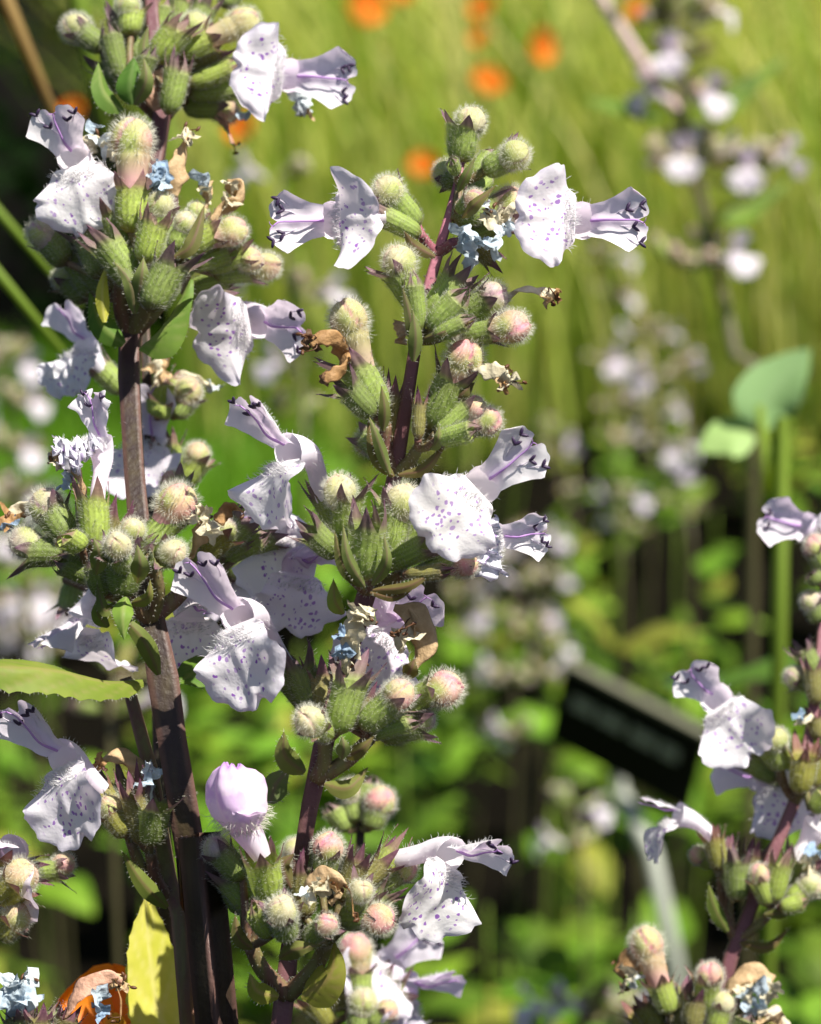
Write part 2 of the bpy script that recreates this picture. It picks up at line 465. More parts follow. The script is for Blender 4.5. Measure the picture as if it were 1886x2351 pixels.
# ---- calyx: local z from base (0) to mouth (6 mm), radius about 1.4 mm
CAL_L = 6.0
def calyx_mesh(seed, spread, tooth, curve):
    rng = np.random.default_rng(seed)
    ns, nt_ = 45, 11
    th = np.arange(ns) / ns * 2 * np.pi
    t = np.linspace(0, 1, nt_)
    rp = np.interp(t, [0, .06, .2, .45, .75, 1], [.35, .8, 1.18, 1.38, 1.40, 1.48])
    def axis(tz):
        return np.stack([curve * (tz / 6.0) ** 2, np.zeros_like(tz), tz], -1)
    rib = 0.5 + 0.5 * np.cos(15 * th)
    vs, tc = [], []
    for i, ti in enumerate(t):
        r = rp[i] * (1 + 0.03 * (rib - 0.5) * 2)
        c = axis(np.array([ti * CAL_L]))[0]
        vs.append(np.stack([c[0] + r * np.cos(th), c[1] + r * np.sin(th), np.full(ns, c[2])], 1))
        tc.append(np.stack([rib, np.zeros(ns), np.full(ns, ti)], 1))
    mb = MB()
    mb.add(np.vstack(vs), gridfaces(ns, nt_, True).tolist(), np.vstack(tc))
    hp, hd = [], []
    # teeth
    for k in range(5):
        nr, nc = 7, 10
        ln = tooth * (0.85 + 0.3 * rng.random()); sp = spread + 0.18 * rng.normal()
        th0 = (k * 9 + 4.5) / ns * 2 * np.pi
        half = 4.5 / ns * 2 * np.pi
        vv, tt = [], []
        for r in range(nr):
            q = r / (nr - 1)
            wid = (1 - q) ** 0.9 * (0.62 + 0.38 * (1 - q) ** 3)
            cu = np.linspace(-1, 1, nc)
            a = th0 + cu * half * wid
            rad = 1.48 * (1 + 0.05 * (np.cos(15 * a))) + sp * q * ln * 0.55 + (0.10 * sp) * q * q * ln
            rad = np.maximum(rad, 0.05)
            zz = CAL_L + ln * q * (1 - 0.15 * abs(sp) * q) - 0.05
            cc = axis(np.array([zz]))[0]
            rad2 = rad - 0.12 * (1 - np.abs(cu)) * (-1) * q
            vv.append(np.stack([cc[0] + rad2 * np.cos(a), rad2 * np.sin(a), np.full(nc, zz)], 1))
            tt.append(np.stack([0.4 + 0.6 * (np.abs(cu) < 0.25), np.zeros(nc), np.full(nc, 1 + q)], 1))
        mb.add(np.vstack(vv), gridfaces(nc, nr).tolist(), np.vstack(tt))
        for j in range(12):
            q = rng.random() * 0.9; a = th0 + rng.choice([-1, 1]) * half * (1 - q) ** 0.85
            rad = 1.48 + sp * q * ln * 0.55
            hp.append([axis(np.array([CAL_L + ln * q]))[0][0] + rad * np.cos(a), rad * np.sin(a), CAL_L + ln * q * 0.97])
            hd.append([np.cos(a) + rng.normal() * .3, np.sin(a) + rng.normal() * .3, 0.3])
    n = 650
    tz = rng.random(n) ** 0.8; a = rng.random(n) * 2 * np.pi
    r = np.interp(tz, t, rp)
    cx = axis(tz * CAL_L)
    hp = np.vstack([np.array(hp), np.stack([cx[:, 0] + r * np.cos(a), r * np.sin(a), tz * CAL_L], 1)])
    hd = np.vstack([np.array(hd), np.stack([np.cos(a), np.sin(a), 0.25 + 0.3 * rng.random(n)], 1) + rng.normal(size=(n, 3)) * 0.2])
    hv, hf = hair_cones(hp, hd, 0.45, 0.015, 0.3, rng)
    v, f, tcs = mb.get()
    return mesh('calyx', v * mm, f, 'calyx', tcs), mesh('fine_hair', hv * mm, hf, 'fine_hair')
CAL = {
    'closed': [calyx_mesh(s, -0.8, 2.6, c) for s, c in ((1, .3), (2, -.5), (3, .8))],
    'bud': [calyx_mesh(s, 0.45, 2.8, c) for s, c in ((4, .2), (5, -.6), (6, .7), (7, 0))],
    'open': [calyx_mesh(s, sp, 3.4, c) for s, sp, c in ((8, .42, .3), (9, .15, -.6), (10, .7, .5), (11, .3, 0), (12, -.1, .4))],
}
# ---- closed bud: mouth of the calyx at z = 0, ball radius 1.7 mm
def bud_mesh(seed, neck, elong, flare=0.0):
    rng = np.random.default_rng(seed)
    ns, nt_ = 36, 26
    th = np.arange(ns) / ns * 2 * np.pi
    t = np.linspace(0, 1, nt_)
    RB = 1.7
    zc = neck + 0.7
    # profile: neck then ball
    tn = 0.30
    z = np.where(t < tn, -1.2 + (zc - 1.0 + 1.2) * t / tn, 0); r = np.zeros(nt_)
    for i, ti in enumerate(t):
        if ti < tn: r[i] = 1.05 + (0.45 + flare) * (ti / tn) ** 1.5
        else:
            q = (ti - tn) / (1 - tn)
            ang = -0.62 + q * (np.pi / 2 + 0.62)
            r[i] = RB * np.cos(ang); z[i] = zc + RB * elong * np.sin(ang)
    gp = rng.random() * 2 * np.pi
    nrm = np.array([np.cos(gp) * 0.9, np.sin(gp) * 0.9, 0.35]); nrm /= np.linalg.norm(nrm)
    vs = np.zeros((nt_, ns, 3)); tc = np.zeros((nt_, ns, 3))
    for i in range(nt_):
        vs[i, :, 0] = r[i] * np.cos(th); vs[i, :, 1] = r[i] * np.sin(th); vs[i, :, 2] = z[i]
    c = np.array([0, 0, zc])
    dd = vs - c
    dl = np.linalg.norm(dd, axis=2)
    dn = dd / (dl[..., None] + 1e-9)
    g1 = dn @ nrm - 0.35
    side = np.cross(nrm, [0, 0, 1.0]); side /= np.linalg.norm(side)
    g2 = dn @ side - 0.1
    m = smoothstep(0.25, 0.5, t)[:, None]
    groove = np.exp(-(g1 / 0.07) ** 2) * m + 0.8 * np.exp(-(g2 / 0.06) ** 2) * m * (g1 > 0)
    lump = 0.05 * np.sin(3 * th + gp)[None, :] * m + 0.10 * m * (g1 > 0)
    vs = vs + dn * (RB * (-0.10 * groove + lump))[..., None]
    tc[..., 0] = np.clip(groove, 0, 1); tc[..., 2] = t[:, None]
    f = gridfaces(ns, nt_, True).tolist()
    n = 950
    k = rng.integers(int(nt_ * 0.24), nt_ - 1, n * 2); j = rng.integers(0, ns, n * 2)
    keep = rng.random(n * 2) < np.clip(r[k] / RB, 0.05, 1)
    k, j = k[keep][:n], j[keep][:n]
    p = vs[k, j] + rng.normal(size=(len(k), 3)) * 0.05
    d = dn[k, j] + rng.normal(size=(len(k), 3)) * 0.22
    hv, hf = hair_cones(p - dn[k, j] * .05, d, 0.70, 0.0135, 0.45, rng)
    V_ = vs.reshape(-1, 3)
    return mesh('bud', V_ * mm, f, 'bud', tc.reshape(-1, 3)), mesh('long_hair', hv * mm, hf, 'hair')
BUD = {
    'short': [bud_mesh(s, 0.2, 1.05) for s in (21, 22, 23, 24)],
    'long': [bud_mesh(s, 3.6, 1.15, 0.1) for s in (25, 26)],
    'mid': [bud_mesh(s, 1.5, 1.1) for s in (27, 28)],
}
BLUSH = {'pink': (0.76, 0.34, 0.42), 'cream': (0.70, 0.62, 0.44), 'green': (0.48, 0.52, 0.22), 'mauve': (0.60, 0.42, 0.52), 'orange': (0.72, 0.46, 0.36), 'rose': (0.80, 0.30, 0.40)}
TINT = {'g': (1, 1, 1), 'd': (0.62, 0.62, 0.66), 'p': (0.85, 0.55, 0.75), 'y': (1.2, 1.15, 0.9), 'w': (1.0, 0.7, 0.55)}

def put_calyx(sp, kind, b, t, width=62, bud=None, ball=None, blush='cream', tint='g', roll=None):
    """calyx from base b to mouth t (world points); width in mm; bud: short/mid/long"""
    ax = t - b
    L = ax.length / mm
    m = frame_mat(b, ax, Vector((0.2, -0.9, 0.3)), random.random() * 6.28 if roll is None else roll)
    width = width * 0.90
    sr, sz = width / 2.8, L / CAL_L
    m = Matrix.Translation(-WLOC[sp.name]) @ m @ Matrix.Diagonal((sr, sr, sz, 1))
    cm, hm = random.choice(CAL[kind])
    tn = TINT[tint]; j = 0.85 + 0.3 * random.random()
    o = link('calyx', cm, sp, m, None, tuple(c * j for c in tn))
    link('fine_hair', hm, o, None, 'stuff')
    if bud:
        bm, bh = random.choice(BUD[bud])
        k = (ball * 0.80 if ball else width * 1.2) / 3.4
        lm = Matrix.Translation((0, 0, (CAL_L + 0.35) * mm)) @ Matrix.Diagonal((k / sr, k / sr, k / sz, 1)) @ Matrix.Rotation(random.random() * 6.28, 4, 'Z')
        lm = Matrix.Translation((0.0, 0, (CAL_L + 0.1) * mm)) @ Matrix.Diagonal((k / sr, k / sr, k / sz, 1))
        bo = link('bud', bm, o, lm, None, BLUSH[blush])
        link('long_hair', bh, o, lm, 'stuff')
    return o

# ---- open flowers; local x forward out of the mouth, z towards the hood, y sideways (mm)
def lip_shape(rng, crumple=0.0, wide=1.0, ln=7.0, cup=1.7, fold=0.0):
    """spoon shaped lower lip: narrow claw at the mouth, round three lobed blade, side lobes sweeping up"""
    nu, nv = 37, 34
    LN = ln * 1.10
    u = np.linspace(-1, 1, nu)
    q = np.linspace(0, 1, nv); v = np.where(q < 0.5, q * 1.1, 1 - 0.45 * (1 - (q - .5) / .5) ** 1.6)
    U, W_ = np.meshgrid(u, v)
    ph = rng.random(10) * 6.28
    s = v * LN
    sc, hs = LN * 0.56, LN * 0.44
    claw = np.interp(v, [0, .06, .14, .22, .3], [1.8, 2.35, 2.8, 2.6, 2.5])
    ell = 4.75 * np.sqrt(np.clip(1 - ((s - sc) / hs) ** 2, 0.0, 1))
    wt = np.where(s < sc, np.maximum(claw, ell), ell + .02) * wide
    wt = np.convolve(np.pad(wt, 2, 'edge'), [.1, .2, .4, .2, .1], 'valid'); wt[-1] = 0.25
    Y = U * wt[:, None]
    S = np.repeat(s[:, None], nu, 1)
    ang = np.arctan2(Y, S - sc + 1e-6)
    rr = np.sqrt((Y / 4.75) ** 2 + ((S - sc) / hs) ** 2)
    edge = np.clip(rr, 0, 1) ** 3 * smoothstep(0.25, 0.5, W_)
    mod = 1 + edge * (0.035 * np.sin(7 * ang + ph[0]) + 0.03 * np.sin(13 * ang + ph[1]) + 0.018 * np.sin(23 * ang + ph[2]))
    Y = Y * mod; S = sc + (S - sc) * np.where(S > sc, mod, 1)
    S = S - 0.85 * np.exp(-((Y - .3 * np.sin(ph[3])) / 0.55) ** 2) * smoothstep(0.78, 1, W_)
    a = np.interp(v, [0, .25, .55, .8, 1], [60, 12, -14, 6, 34]) + rng.normal() * 5
    dsv = np.diff(s)
    cx = np.concatenate([[0], np.cumsum(np.sin(np.radians(a))[:-1] * dsv)])
    cz = np.concatenate([[0], np.cumsum(-np.cos(np.radians(a))[:-1] * dsv)])
    X = np.interp(S, s, cx); Z = np.interp(S, s, cz)
    yy = np.abs(Y) / 4.6
    X = X + cup * yy ** 2 * smoothstep(0.1, 0.45, W_)
    Z = Z + 0.9 * yy ** 2.2 * smoothstep(0.25, 0.6, W_)
    X = X - 0.9 * smoothstep(0.05, 0.13, W_) * (1 - smoothstep(0.2, 0.34, W_)) * U ** 2
    X = X - (0.75 + 0.3 * np.sin(ph[5])) * edge ** 2
    X = X + 0.26 * edge * np.sin(5 * ang + ph[6]) + 0.12 * edge * np.sin(11 * ang + ph[7])
    X = X + 0.06 * np.sin(2.6 * Y + ph[8]) * np.sin(1.5 * S + ph[9]) * smoothstep(0.15, 0.4, W_)
    X = X + 0.22 * np.exp(-(Y / 0.5) ** 2) * smoothstep(0.15, 0.45, W_)
    if fold:
        k = np.clip(Y / 4.6, 0, 1) ** 1.7
        X = X + fold * k * 3.0 * W_
        Y = Y - fold * k * 1.5 * W_
    if crumple:
        k = crumple * smoothstep(0.1, 0.5, W_)
        Y = Y * (1 - 0.22 * k) + k * 0.5 * np.sin(3.1 * S + ph[2]) * np.cos(2.3 * Y)
        Z = Z * (1 - 0.18 * k) + k * 0.45 * np.sin(2.7 * Y + 1.9 * S + ph[3])
        X = X + k * 0.8 * np.sin(3.4 * Y + ph[4]) * np.cos(2.2 * S + ph[5]) + k * 0.3 * np.sin(7 * Y + 5 * S)
    pts = np.stack([X + 0.1, Y, Z - 0.75], -1)
    tc = np.stack([U * wt[:, None], np.repeat(s[:, None], nu, 1), np.clip(np.maximum(np.where(W_ > .25, rr * .95, 0), W_ * .4), 0, 1)], -1)
    return pts, tc, gridfaces(nu, nv).tolist()
def hood_shape(rng, elev=62, ln=5.4, wide=1.0, arch=1.1, crumple=0.0):
    nu, nv = 25, 17
    u = np.linspace(-1, 1, nu); v = np.linspace(0, 1, nv)
    U, W_ = np.meshgrid(u, v)
    ph = rng.random(6) * 6.28
    S = ln * W_ * (1 - W_ ** 3 * (0.17 * np.exp(-(U / 0.12) ** 2) + 0.24 * np.abs(U) ** 4 + 0.02 * np.sin(14 * U + ph[0])))
    wt = np.interp(v, [0, .25, .5, .75, .9, 1], [1.7, 2.0, 2.7, 3.35, 3.5, 3.1]) * wide
    Y = U * wt[:, None]
    e = np.interp(v, [0, .35, 1], [elev * 0.55, elev, elev - 12])
    ds = ln / (nv - 1)
    cx = np.concatenate([[0], np.cumsum(np.cos(np.radians(e))[:-1] * ds)])
    cz = np.concatenate([[0], np.cumsum(np.sin(np.radians(e))[:-1] * ds)])
    X = np.interp(S, v * ln, cx); Z = np.interp(S, v * ln, cz)
    er = np.radians(np.interp(S, v * ln, e))
    inn = np.stack([np.sin(er), np.zeros_like(er), -np.cos(er)], -1)
    off = arch * (Y / 2.8) ** 2 + 0.25 * np.exp(-(Y / 0.35) ** 2) - 0.25 * W_ ** 6 * np.abs(U) + 0.08 * np.sin(3 * S + ph[1]) * np.sin(2 * Y + ph[2])
    if crumple: off = off + crumple * 0.6 * np.sin(2.6 * Y + ph[3]) * np.sin(1.9 * S + ph[4]) * W_
    pts = np.stack([X - 0.2, Y * (1 - 0.12 * arch * U ** 2), Z + 0.85], -1) + inn * off[..., None]
    tc = np.stack([Y, S, W_], -1)
    return pts, tc, gridfaces(nu, nv).tolist(), inn
def ellipsoid(c, ax, ln, r, n=7, m=6):
    ax = np.array(ax) / np.linalg.norm(ax)
    q = np.array([0.3, 0.5, 0.8]); a = np.cross(ax, q); a /= np.linalg.norm(a); b = np.cross(ax, a)
    vs = []
    for i in range(m):
        t = -1 + 2 * i / (m - 1); rr = r * math.sqrt(max(0.02, 1 - t * t))
        for j in range(n):
            th = 2 * math.pi * j / n
            vs.append(np.array(c) + ax * ln * t + rr * (math.cos(th) * a + math.sin(th) * b))
    f = gridfaces(n, m, True).tolist()
    f.append(list(range(n))[::-1]); f.append([(m - 1) * n + j for j in range(n)])
    return np.array(vs), f
def put_flower(sp, throat, fwd, up, tube_from, tube_dir=None, size=1.0, elev=62, seed=0, hue=(0.88, 0.79, 0.89), crumple=0.0, style=True, anthers=4, wide=1.0, cup=1.7, fold=0.0, hoodlen=5.4, liplen=7.0, arch=1.1, hood_scale=1.0, blue=None, name='flower'):
    rng = np.random.default_rng(1000 + seed)
    f = Vector(fwd).normalized(); u = Vector(up); u = (u - f * u.dot(f)).normalized(); s = u.cross(f)
    m = Matrix((f, s, u)).transposed().to_4x4(); m.translation = throat
    m = m @ Matrix.Diagonal((size, size, size, 1))
    inv = m.inverted()
    ml = Matrix.Translation(-WLOC[sp.name]) @ m
    # corolla tube
    p0 = np.array(inv @ tube_from) / mm
    td = np.array((inv.to_3x3() @ (tube_dir if tube_dir is not None else (throat - tube_from))).normalized())
    p3 = np.array([-0.35, 0, 0]); ll = np.linalg.norm(p3 - p0)
    p1 = p0 + td * ll * 0.4; p2 = p3 - np.array([1, 0, 0]) * ll * 0.4
    tt = np.linspace(0, 1, 16)[:, None]
    path = (1 - tt) ** 3 * p0 + 3 * (1 - tt) ** 2 * tt * p1 + 3 * (1 - tt) * tt ** 2 * p2 + tt ** 3 * p3
    rad = np.interp(tt[:, 0], [0, .45, .8, 1], [0.85, 0.9, 1.35, 1.75])
    tv, tf, ttc = sweep(path, rad, 16, 0, (0, 1, 0.05), cap=False)
    ttc = np.stack([np.full(len(tv), 2.6), np.zeros(len(tv)), ttc[:, 2]], 1)
    fo = link(name, mesh('corolla_tube', tv * mm, tf, 'hood', ttc), sp, ml, None, hue)
    hp, htc, hf, inn = hood_shape(rng, elev, hoodlen, wide * hood_scale, arch, crumple)
    link('upper_lip', mesh('upper_lip', hp.reshape(-1, 3) * mm, hf, 'hood', htc.reshape(-1, 3)), fo, None, None, hue)
    lp, ltc, lf = lip_shape(rng, crumple, wide, liplen, cup, fold)
    link('lower_lip', mesh('lower_lip', lp.reshape(-1, 3) * mm, lf, 'lip', ltc.reshape(-1, 3)), fo, None, None, blue or hue)
    # beard in the mouth
    nb = 150
    iv = rng.integers(3, 9, nb); iu = np.clip((18 + rng.normal(size=nb) * 9).astype(int), 0, 36)
    pb = lp[iv, iu]; db = np.stack([np.ones(nb), rng.normal(size=nb) * 0.35, 0.75 + rng.normal(size=nb) * 0.3], 1)
    hv, hfc = hair_cones(pb, db, 0.85, 0.03, 0.3, rng)
    link('beard', mesh('beard', hv * mm, hfc, 'beard'), fo, None, 'stuff')
    # hairs on the back of hood and tube
    iv = rng.integers(1, 15, 130); iu = rng.integers(1, 24, 130)
    pb = hp[iv, iu]; hv, hfc = hair_cones(pb, -inn[iv, iu] + rng.normal(size=(130, 3)) * .25, 0.4, 0.018, 0.3, rng)
    k = rng.integers(16 * 3, len(tv), 120)
    dv = tv[k] - path[k // 16]
    hv2, hf2 = hair_cones(tv[k], dv, 0.4, 0.018, 0.3, rng)
    mb = MB(); mb.add(hv, hfc); mb.add(hv2, hf2); a_, b_, _ = mb.get()
    link('fine_hair', mesh('fine_hair', a_ * mm, b_, 'beard'), fo, None, 'stuff')
    # stamens under the hood
    spots = [(11, 9), (12, 15), (15, 6), (14, 19)][:anthers]
    for (a, bq) in spots:
        a = int(np.clip(a + rng.integers(-1, 2), 6, 16)); bq = int(np.clip(bq + rng.integers(-1, 2), 3, 21))
        tip = hp[a, bq] + inn[a, bq] * 0.32
        bc = [int(round(12 + (bq - 12) * q_)) for q_ in (.55, .75, .9)]
        pth = catmull([hp[int(a * .72), bc[1]] - inn[a, 12] * .05, hp[int(a * .86), bc[2]] + inn[a, 12] * .10, tip], 7)
        sv, sf, st = sweep(pth, 0.05, 5)
        mb = MB(); mb.add(sv, sf, st, 0)
        tang = hp[min(a + 1, 16), bq] - hp[a - 1, bq]; lat = np.array([0, 1.0, 0])
        r_ = rng.random() * 1.2 - 0.6
        for sgn in (-1, 1):
            d_ = np.cos(r_ + sgn * .75) * tang / np.linalg.norm(tang) + np.sin(r_ + sgn * .75) * lat
            ev, ef = ellipsoid(tip + d_ * 0.30, d_, 0.46, 0.17)
            mb.add(ev, ef, None, 1)
        a_, b_, c_ = mb.get()
        link('stamen', mesh('stamen', a_ * mm, b_, ['filament', 'anther'], c_, True, mb.m), fo)
    if style:
        vmid = hp[:, 12] + inn[:, 12] * 0.55
        end = vmid[-1] + (vmid[-1] - vmid[-4]) * (0.9 + 0.8 * rng.random()) + np.array([0, rng.normal() * .3, 0])
        pth = catmull([np.array([0, 0, .7]), vmid[5], vmid[10], vmid[-1], end], 18)
        sv, sf, st = sweep(pth, np.linspace(0.15, 0.07, 18), 6)
        mb = MB(); mb.add(sv, sf, st)
        for sgn in (-1, 1):
            q = catmull([end, end + np.array([.25, sgn * .22, .1]), end + np.array([.35, sgn * .45, .1])], 5)
            sv, sf, st = sweep(q, np.linspace(.06, .02, 5), 5); mb.add(sv, sf, st)
        a_, b_, c_ = mb.get()
        link('style', mesh('style', a_ * mm, b_, 'style', c_), fo)
    return fo

# ---- withered corolla: shrunken tube ending in crumpled scraps
WCOL = {'brown': (0.46, 0.27, 0.12), 'tan': (0.62, 0.44, 0.25), 'cream': (0.74, 0.68, 0.50), 'blue': (0.50, 0.61, 0.72), 'pale': (0.66, 0.74, 0.80), 'dark': (0.16, 0.09, 0.05), 'deepblue': (0.30, 0.42, 0.58), 'peach': (0.70, 0.42, 0.30)}
def scrap(rng, c, size, amp=0.26, nn=13, flat=(1, 1, .5)):
    th = np.linspace(0, 2 * np.pi, nn * 2, endpoint=False); r = np.linspace(0.08, 1, nn)
    T_, R_ = np.meshgrid(th, r)
    ph = rng.random(8) * 6.28
    out = 1 + 0.25 * np.sin(3 * T_ + ph[0]) + 0.22 * np.sin(7 * T_ + ph[1]) * R_ ** 2 + .12 * np.sin(13 * T_ + ph[7]) * R_ ** 3
    x = R_ * out * np.cos(T_); y = R_ * out * np.sin(T_)
    z = amp * (np.sin(4.5 * x + ph[2]) * np.cos(4 * y + ph[3]) + 0.6 * np.sin(9 * x + 6 * y + ph[4]) + .35 * np.sin(15 * y - 8 * x + ph[5])) + 1.0 * R_ ** 2 * np.cos(2 * T_ + ph[6])
    p = np.stack([x * flat[0], y * flat[1], z * flat[2] * 1.4], -1).reshape(-1, 3)
    q = rng.normal(size=(3, 3)); q, _ = np.linalg.qr(q)
    p = p @ q.T * size + np.array(c)
    return p, gridfaces(nn * 2, nn, True).tolist()
def put_withered(sp, pts, wd, col='brown', scraps=(), anth=3, seed=0, name='withered_flower'):
    """pts: world points along the shrivelled tube; wd: half widths in mm"""
    rng = np.random.default_rng(3000 + seed)
    pth = catmull(pts, 26)
    rad = np.interp(np.linspace(0, 1, 26), np.linspace(0, 1, len(wd)), wd) * mm
    vs, f, tc = sweep(pth, rad, 14, 0)
    vs = vs.reshape(26, 14, 3)
    ph = rng.random(4) * 6.28
    ctr = pth[:, None, :]
    k = 1 + 0.16 * np.sin(np.arange(26)[:, None] * 0.35 + 3 * np.arange(14)[None, :] / 14 * 6.28 + ph[0]) + 0.18 * np.sin(np.arange(26)[:, None] * 0.8 - 2 * np.arange(14)[None, :] / 14 * 6.28 + ph[1])
    vs = ctr + (vs - ctr) * k[..., None]
    T_, A_, B_ = frames(pth)
    tw = np.linspace(0, 2.2, 26) + ph[2]
    fl = np.cos(tw)[:, None] * A_ + np.sin(tw)[:, None] * B_
    dv = vs - ctr
    vs = vs - fl[:, None, :] * (0.68 * np.einsum('ijk,ik->ij', dv, fl))[..., None]
    o = part(name, sp, vs.reshape(-1, 3), f, 'withered', tc, color=WCOL[col])
    base = vs.reshape(-1, 3)[0]
    for (pt, size, c) in scraps:
        p, sf = scrap(rng, np.array(pt) - base, size * mm)
        link('shrivelled_lobe', mesh('shrivelled_lobe', p, sf, 'withered'), o, None, None, WCOL[c])
    end = pth[-1]
    for i in range(anth):
        a = end + rng.normal(size=3) * 0.5 * mm - base
        mid = (pth[-4] - base)
        q = catmull([mid, (mid + a) / 2 + rng.normal(size=3) * .3 * mm, a], 6)
        sv, sf, st = sweep(q, 0.06 * mm, 5)
        mb = MB(); mb.add(sv, sf, st)
        ev, ef = ellipsoid(a, rng.normal(size=3), 0.36 * mm, 0.17 * mm); mb.add(ev, ef)
        a_, b_, c_ = mb.get()
        link('dried_stamen', mesh('dried_stamen', a_, b_, 'brown_anther', c_), o)
    return o

# ---- stems, pedicels, bracts, leaves
def put_stem(sp, pts, widths, mat='stem_dark', name='stem', n=60, square=1.0, hairs=0, ref=(0.7, -0.7, 0.1), seg=20, hair_mat='stem_hair', hl=0.3, pink=None):
    pth = catmull(pts, n)
    d = np.concatenate([[0], np.cumsum(np.linalg.norm(np.diff(np.array([list(p) for p in pts]), axis=0), axis=1))])
    s = np.linspace(0, d[-1], n)
    rad = np.interp(s, d, widths) * 0.5 * mm
    v, f, tc = sweep(pth, rad, seg, square, ref)
    if pink is not None: tc[:, 1] = np.repeat(np.interp(s, d, pink), seg)
    o = part(name, sp, v, f, mat, tc)
    if hairs:
        rng = RNG
        k = rng.integers(0, int(len(v) * 0.97), hairs)
        dirs = v[k] - pth[k // seg]
        hv, hf = hair_cones(v[k] - v[0], dirs + rng.normal(size=(hairs, 3)) * 0.0003, hl * mm, 0.018 * mm, 0.3, rng)
        link('fine_hair', mesh('fine_hair', hv, hf, hair_mat), o, None, 'stuff')
    return o
def put_pedicel(sp, a, b, out, w0=1.1, w1=0.75, mat='pedicel', hairs=40, name='pedicel'):
    a, b = Vector(a), Vector(b)
    L = (b - a).length
    if L < 0.4 * mm: return
    m_ = a.lerp(b, 0.5) + Vector(out) * L * 0.16
    return put_stem(sp, [a, m_, b], [w0, (w0 + w1) / 2, w1], mat, name, 12, 0.0, hairs, seg=9, hair_mat='fine_hair', hl=0.28)
def leaf_shape(pts, half, normal, prof, crenate=0, cdepth=0.1, fold=0.3, wave=0.0, nv=26, nu=11, quilt=0.0, cup=0.0):
    """pts world; half in m; returns verts, faces, tc"""
    pth = catmull(pts, nv)
    T = np.gradient(pth, axis=0); T /= np.linalg.norm(T, axis=1)[:, None] + 1e-15
    n = np.array(list(normal), dtype=float)
    N = n - T * (T @ n)[:, None]; N /= np.linalg.norm(N, axis=1)[:, None] + 1e-12
    S = np.cross(T, N)
    v = np.linspace(0, 1, nv); u = np.linspace(-1, 1, nu)
    w_ = np.interp(v, [p[0] for p in prof], [p[1] for p in prof]) * half
    if crenate:
        w_l = w_ * (1 - cdepth * np.abs(np.sin(np.pi * crenate * v)) ** 0.6 + cdepth)
    else: w_l = w_
    U, VV = np.meshgrid(u, v)
    ed = np.abs(U) ** 3
    W_ = w_[:, None] * (1 - ed) + w_l[:, None] * ed
    off = -fold * np.abs(U) * W_ + wave * half * np.sin(9 * VV + 2 * U) * np.abs(U) + cup * half * U ** 2
    vein = np.exp(-(U / 0.07) ** 2) + 0.7 * np.exp(-(((VV * 7 - np.abs(U) * 1.6) % 1 - 0.5) / 0.12) ** 2) * (np.abs(U) < .95)
    off = off - quilt * half * vein
    vs = pth[:, None, :] + (U * W_)[..., None] * S[:, None, :] + off[..., None] * N[:, None, :]
    tc = np.stack([U, VV, np.clip(vein, 0, 1)], -1)
    return vs.reshape(-1, 3), gridfaces(nu, nv).tolist(), tc.reshape(-1, 3)
LANCE = [(0, .25), (.15, .75), (.35, 1), (.6, .8), (.85, .35), (1, .02)]
OVATE = [(0, .12), (.1, .7), (.28, 1), (.55, .82), (.82, .42), (1, .02)]
def put_bract(sp, pts, half_mm, normal, mat='bract', color=(1, 1, 1), fold=0.5, crenate=0, name='bract', prof=LANCE, quilt=0.0, hairs=50, wave=0.05, nv=16, nu=7, cdepth=.1, cup=0.0):
    v, f, tc = leaf_shape(pts, half_mm * mm, normal, prof, crenate, cdepth, fold, wave, nv, nu, quilt, cup)
    o = part(name, sp, v, f, mat, tc, color=color)
    if hairs:
        k = RNG.integers(0, nv, hairs) * nu + RNG.choice([0, nu - 1], hairs)
        ctr = v.reshape(nv, nu, 3)[:, nu // 2][k // nu]
        hv, hf = hair_cones(v[k] - v[0], v[k] - ctr + RNG.normal(size=(hairs, 3)) * .0003, 0.3 * mm, 0.018 * mm, .3)
        link('fine_hair', mesh('fine_hair', hv, hf, 'fine_hair'), o, None, 'stuff')
    return o
# ================================================================== the setting
def disc(name, half, z, mat, n=2, loc=(0, 0, 0)):
    xs = np.linspace(-half, half, n)
    X, Y = np.meshgrid(xs, xs)
    me = mesh(name, np.stack([X.ravel(), Y.ravel(), np.full(n * n, 0.0)], 1), gridfaces(n, n), mat, smooth=False)
    o = link(name, me); o.location = (loc[0], loc[1], z); o['kind'] = 'structure'
    return o
disc('ground', 60, 0.0, 'soil')

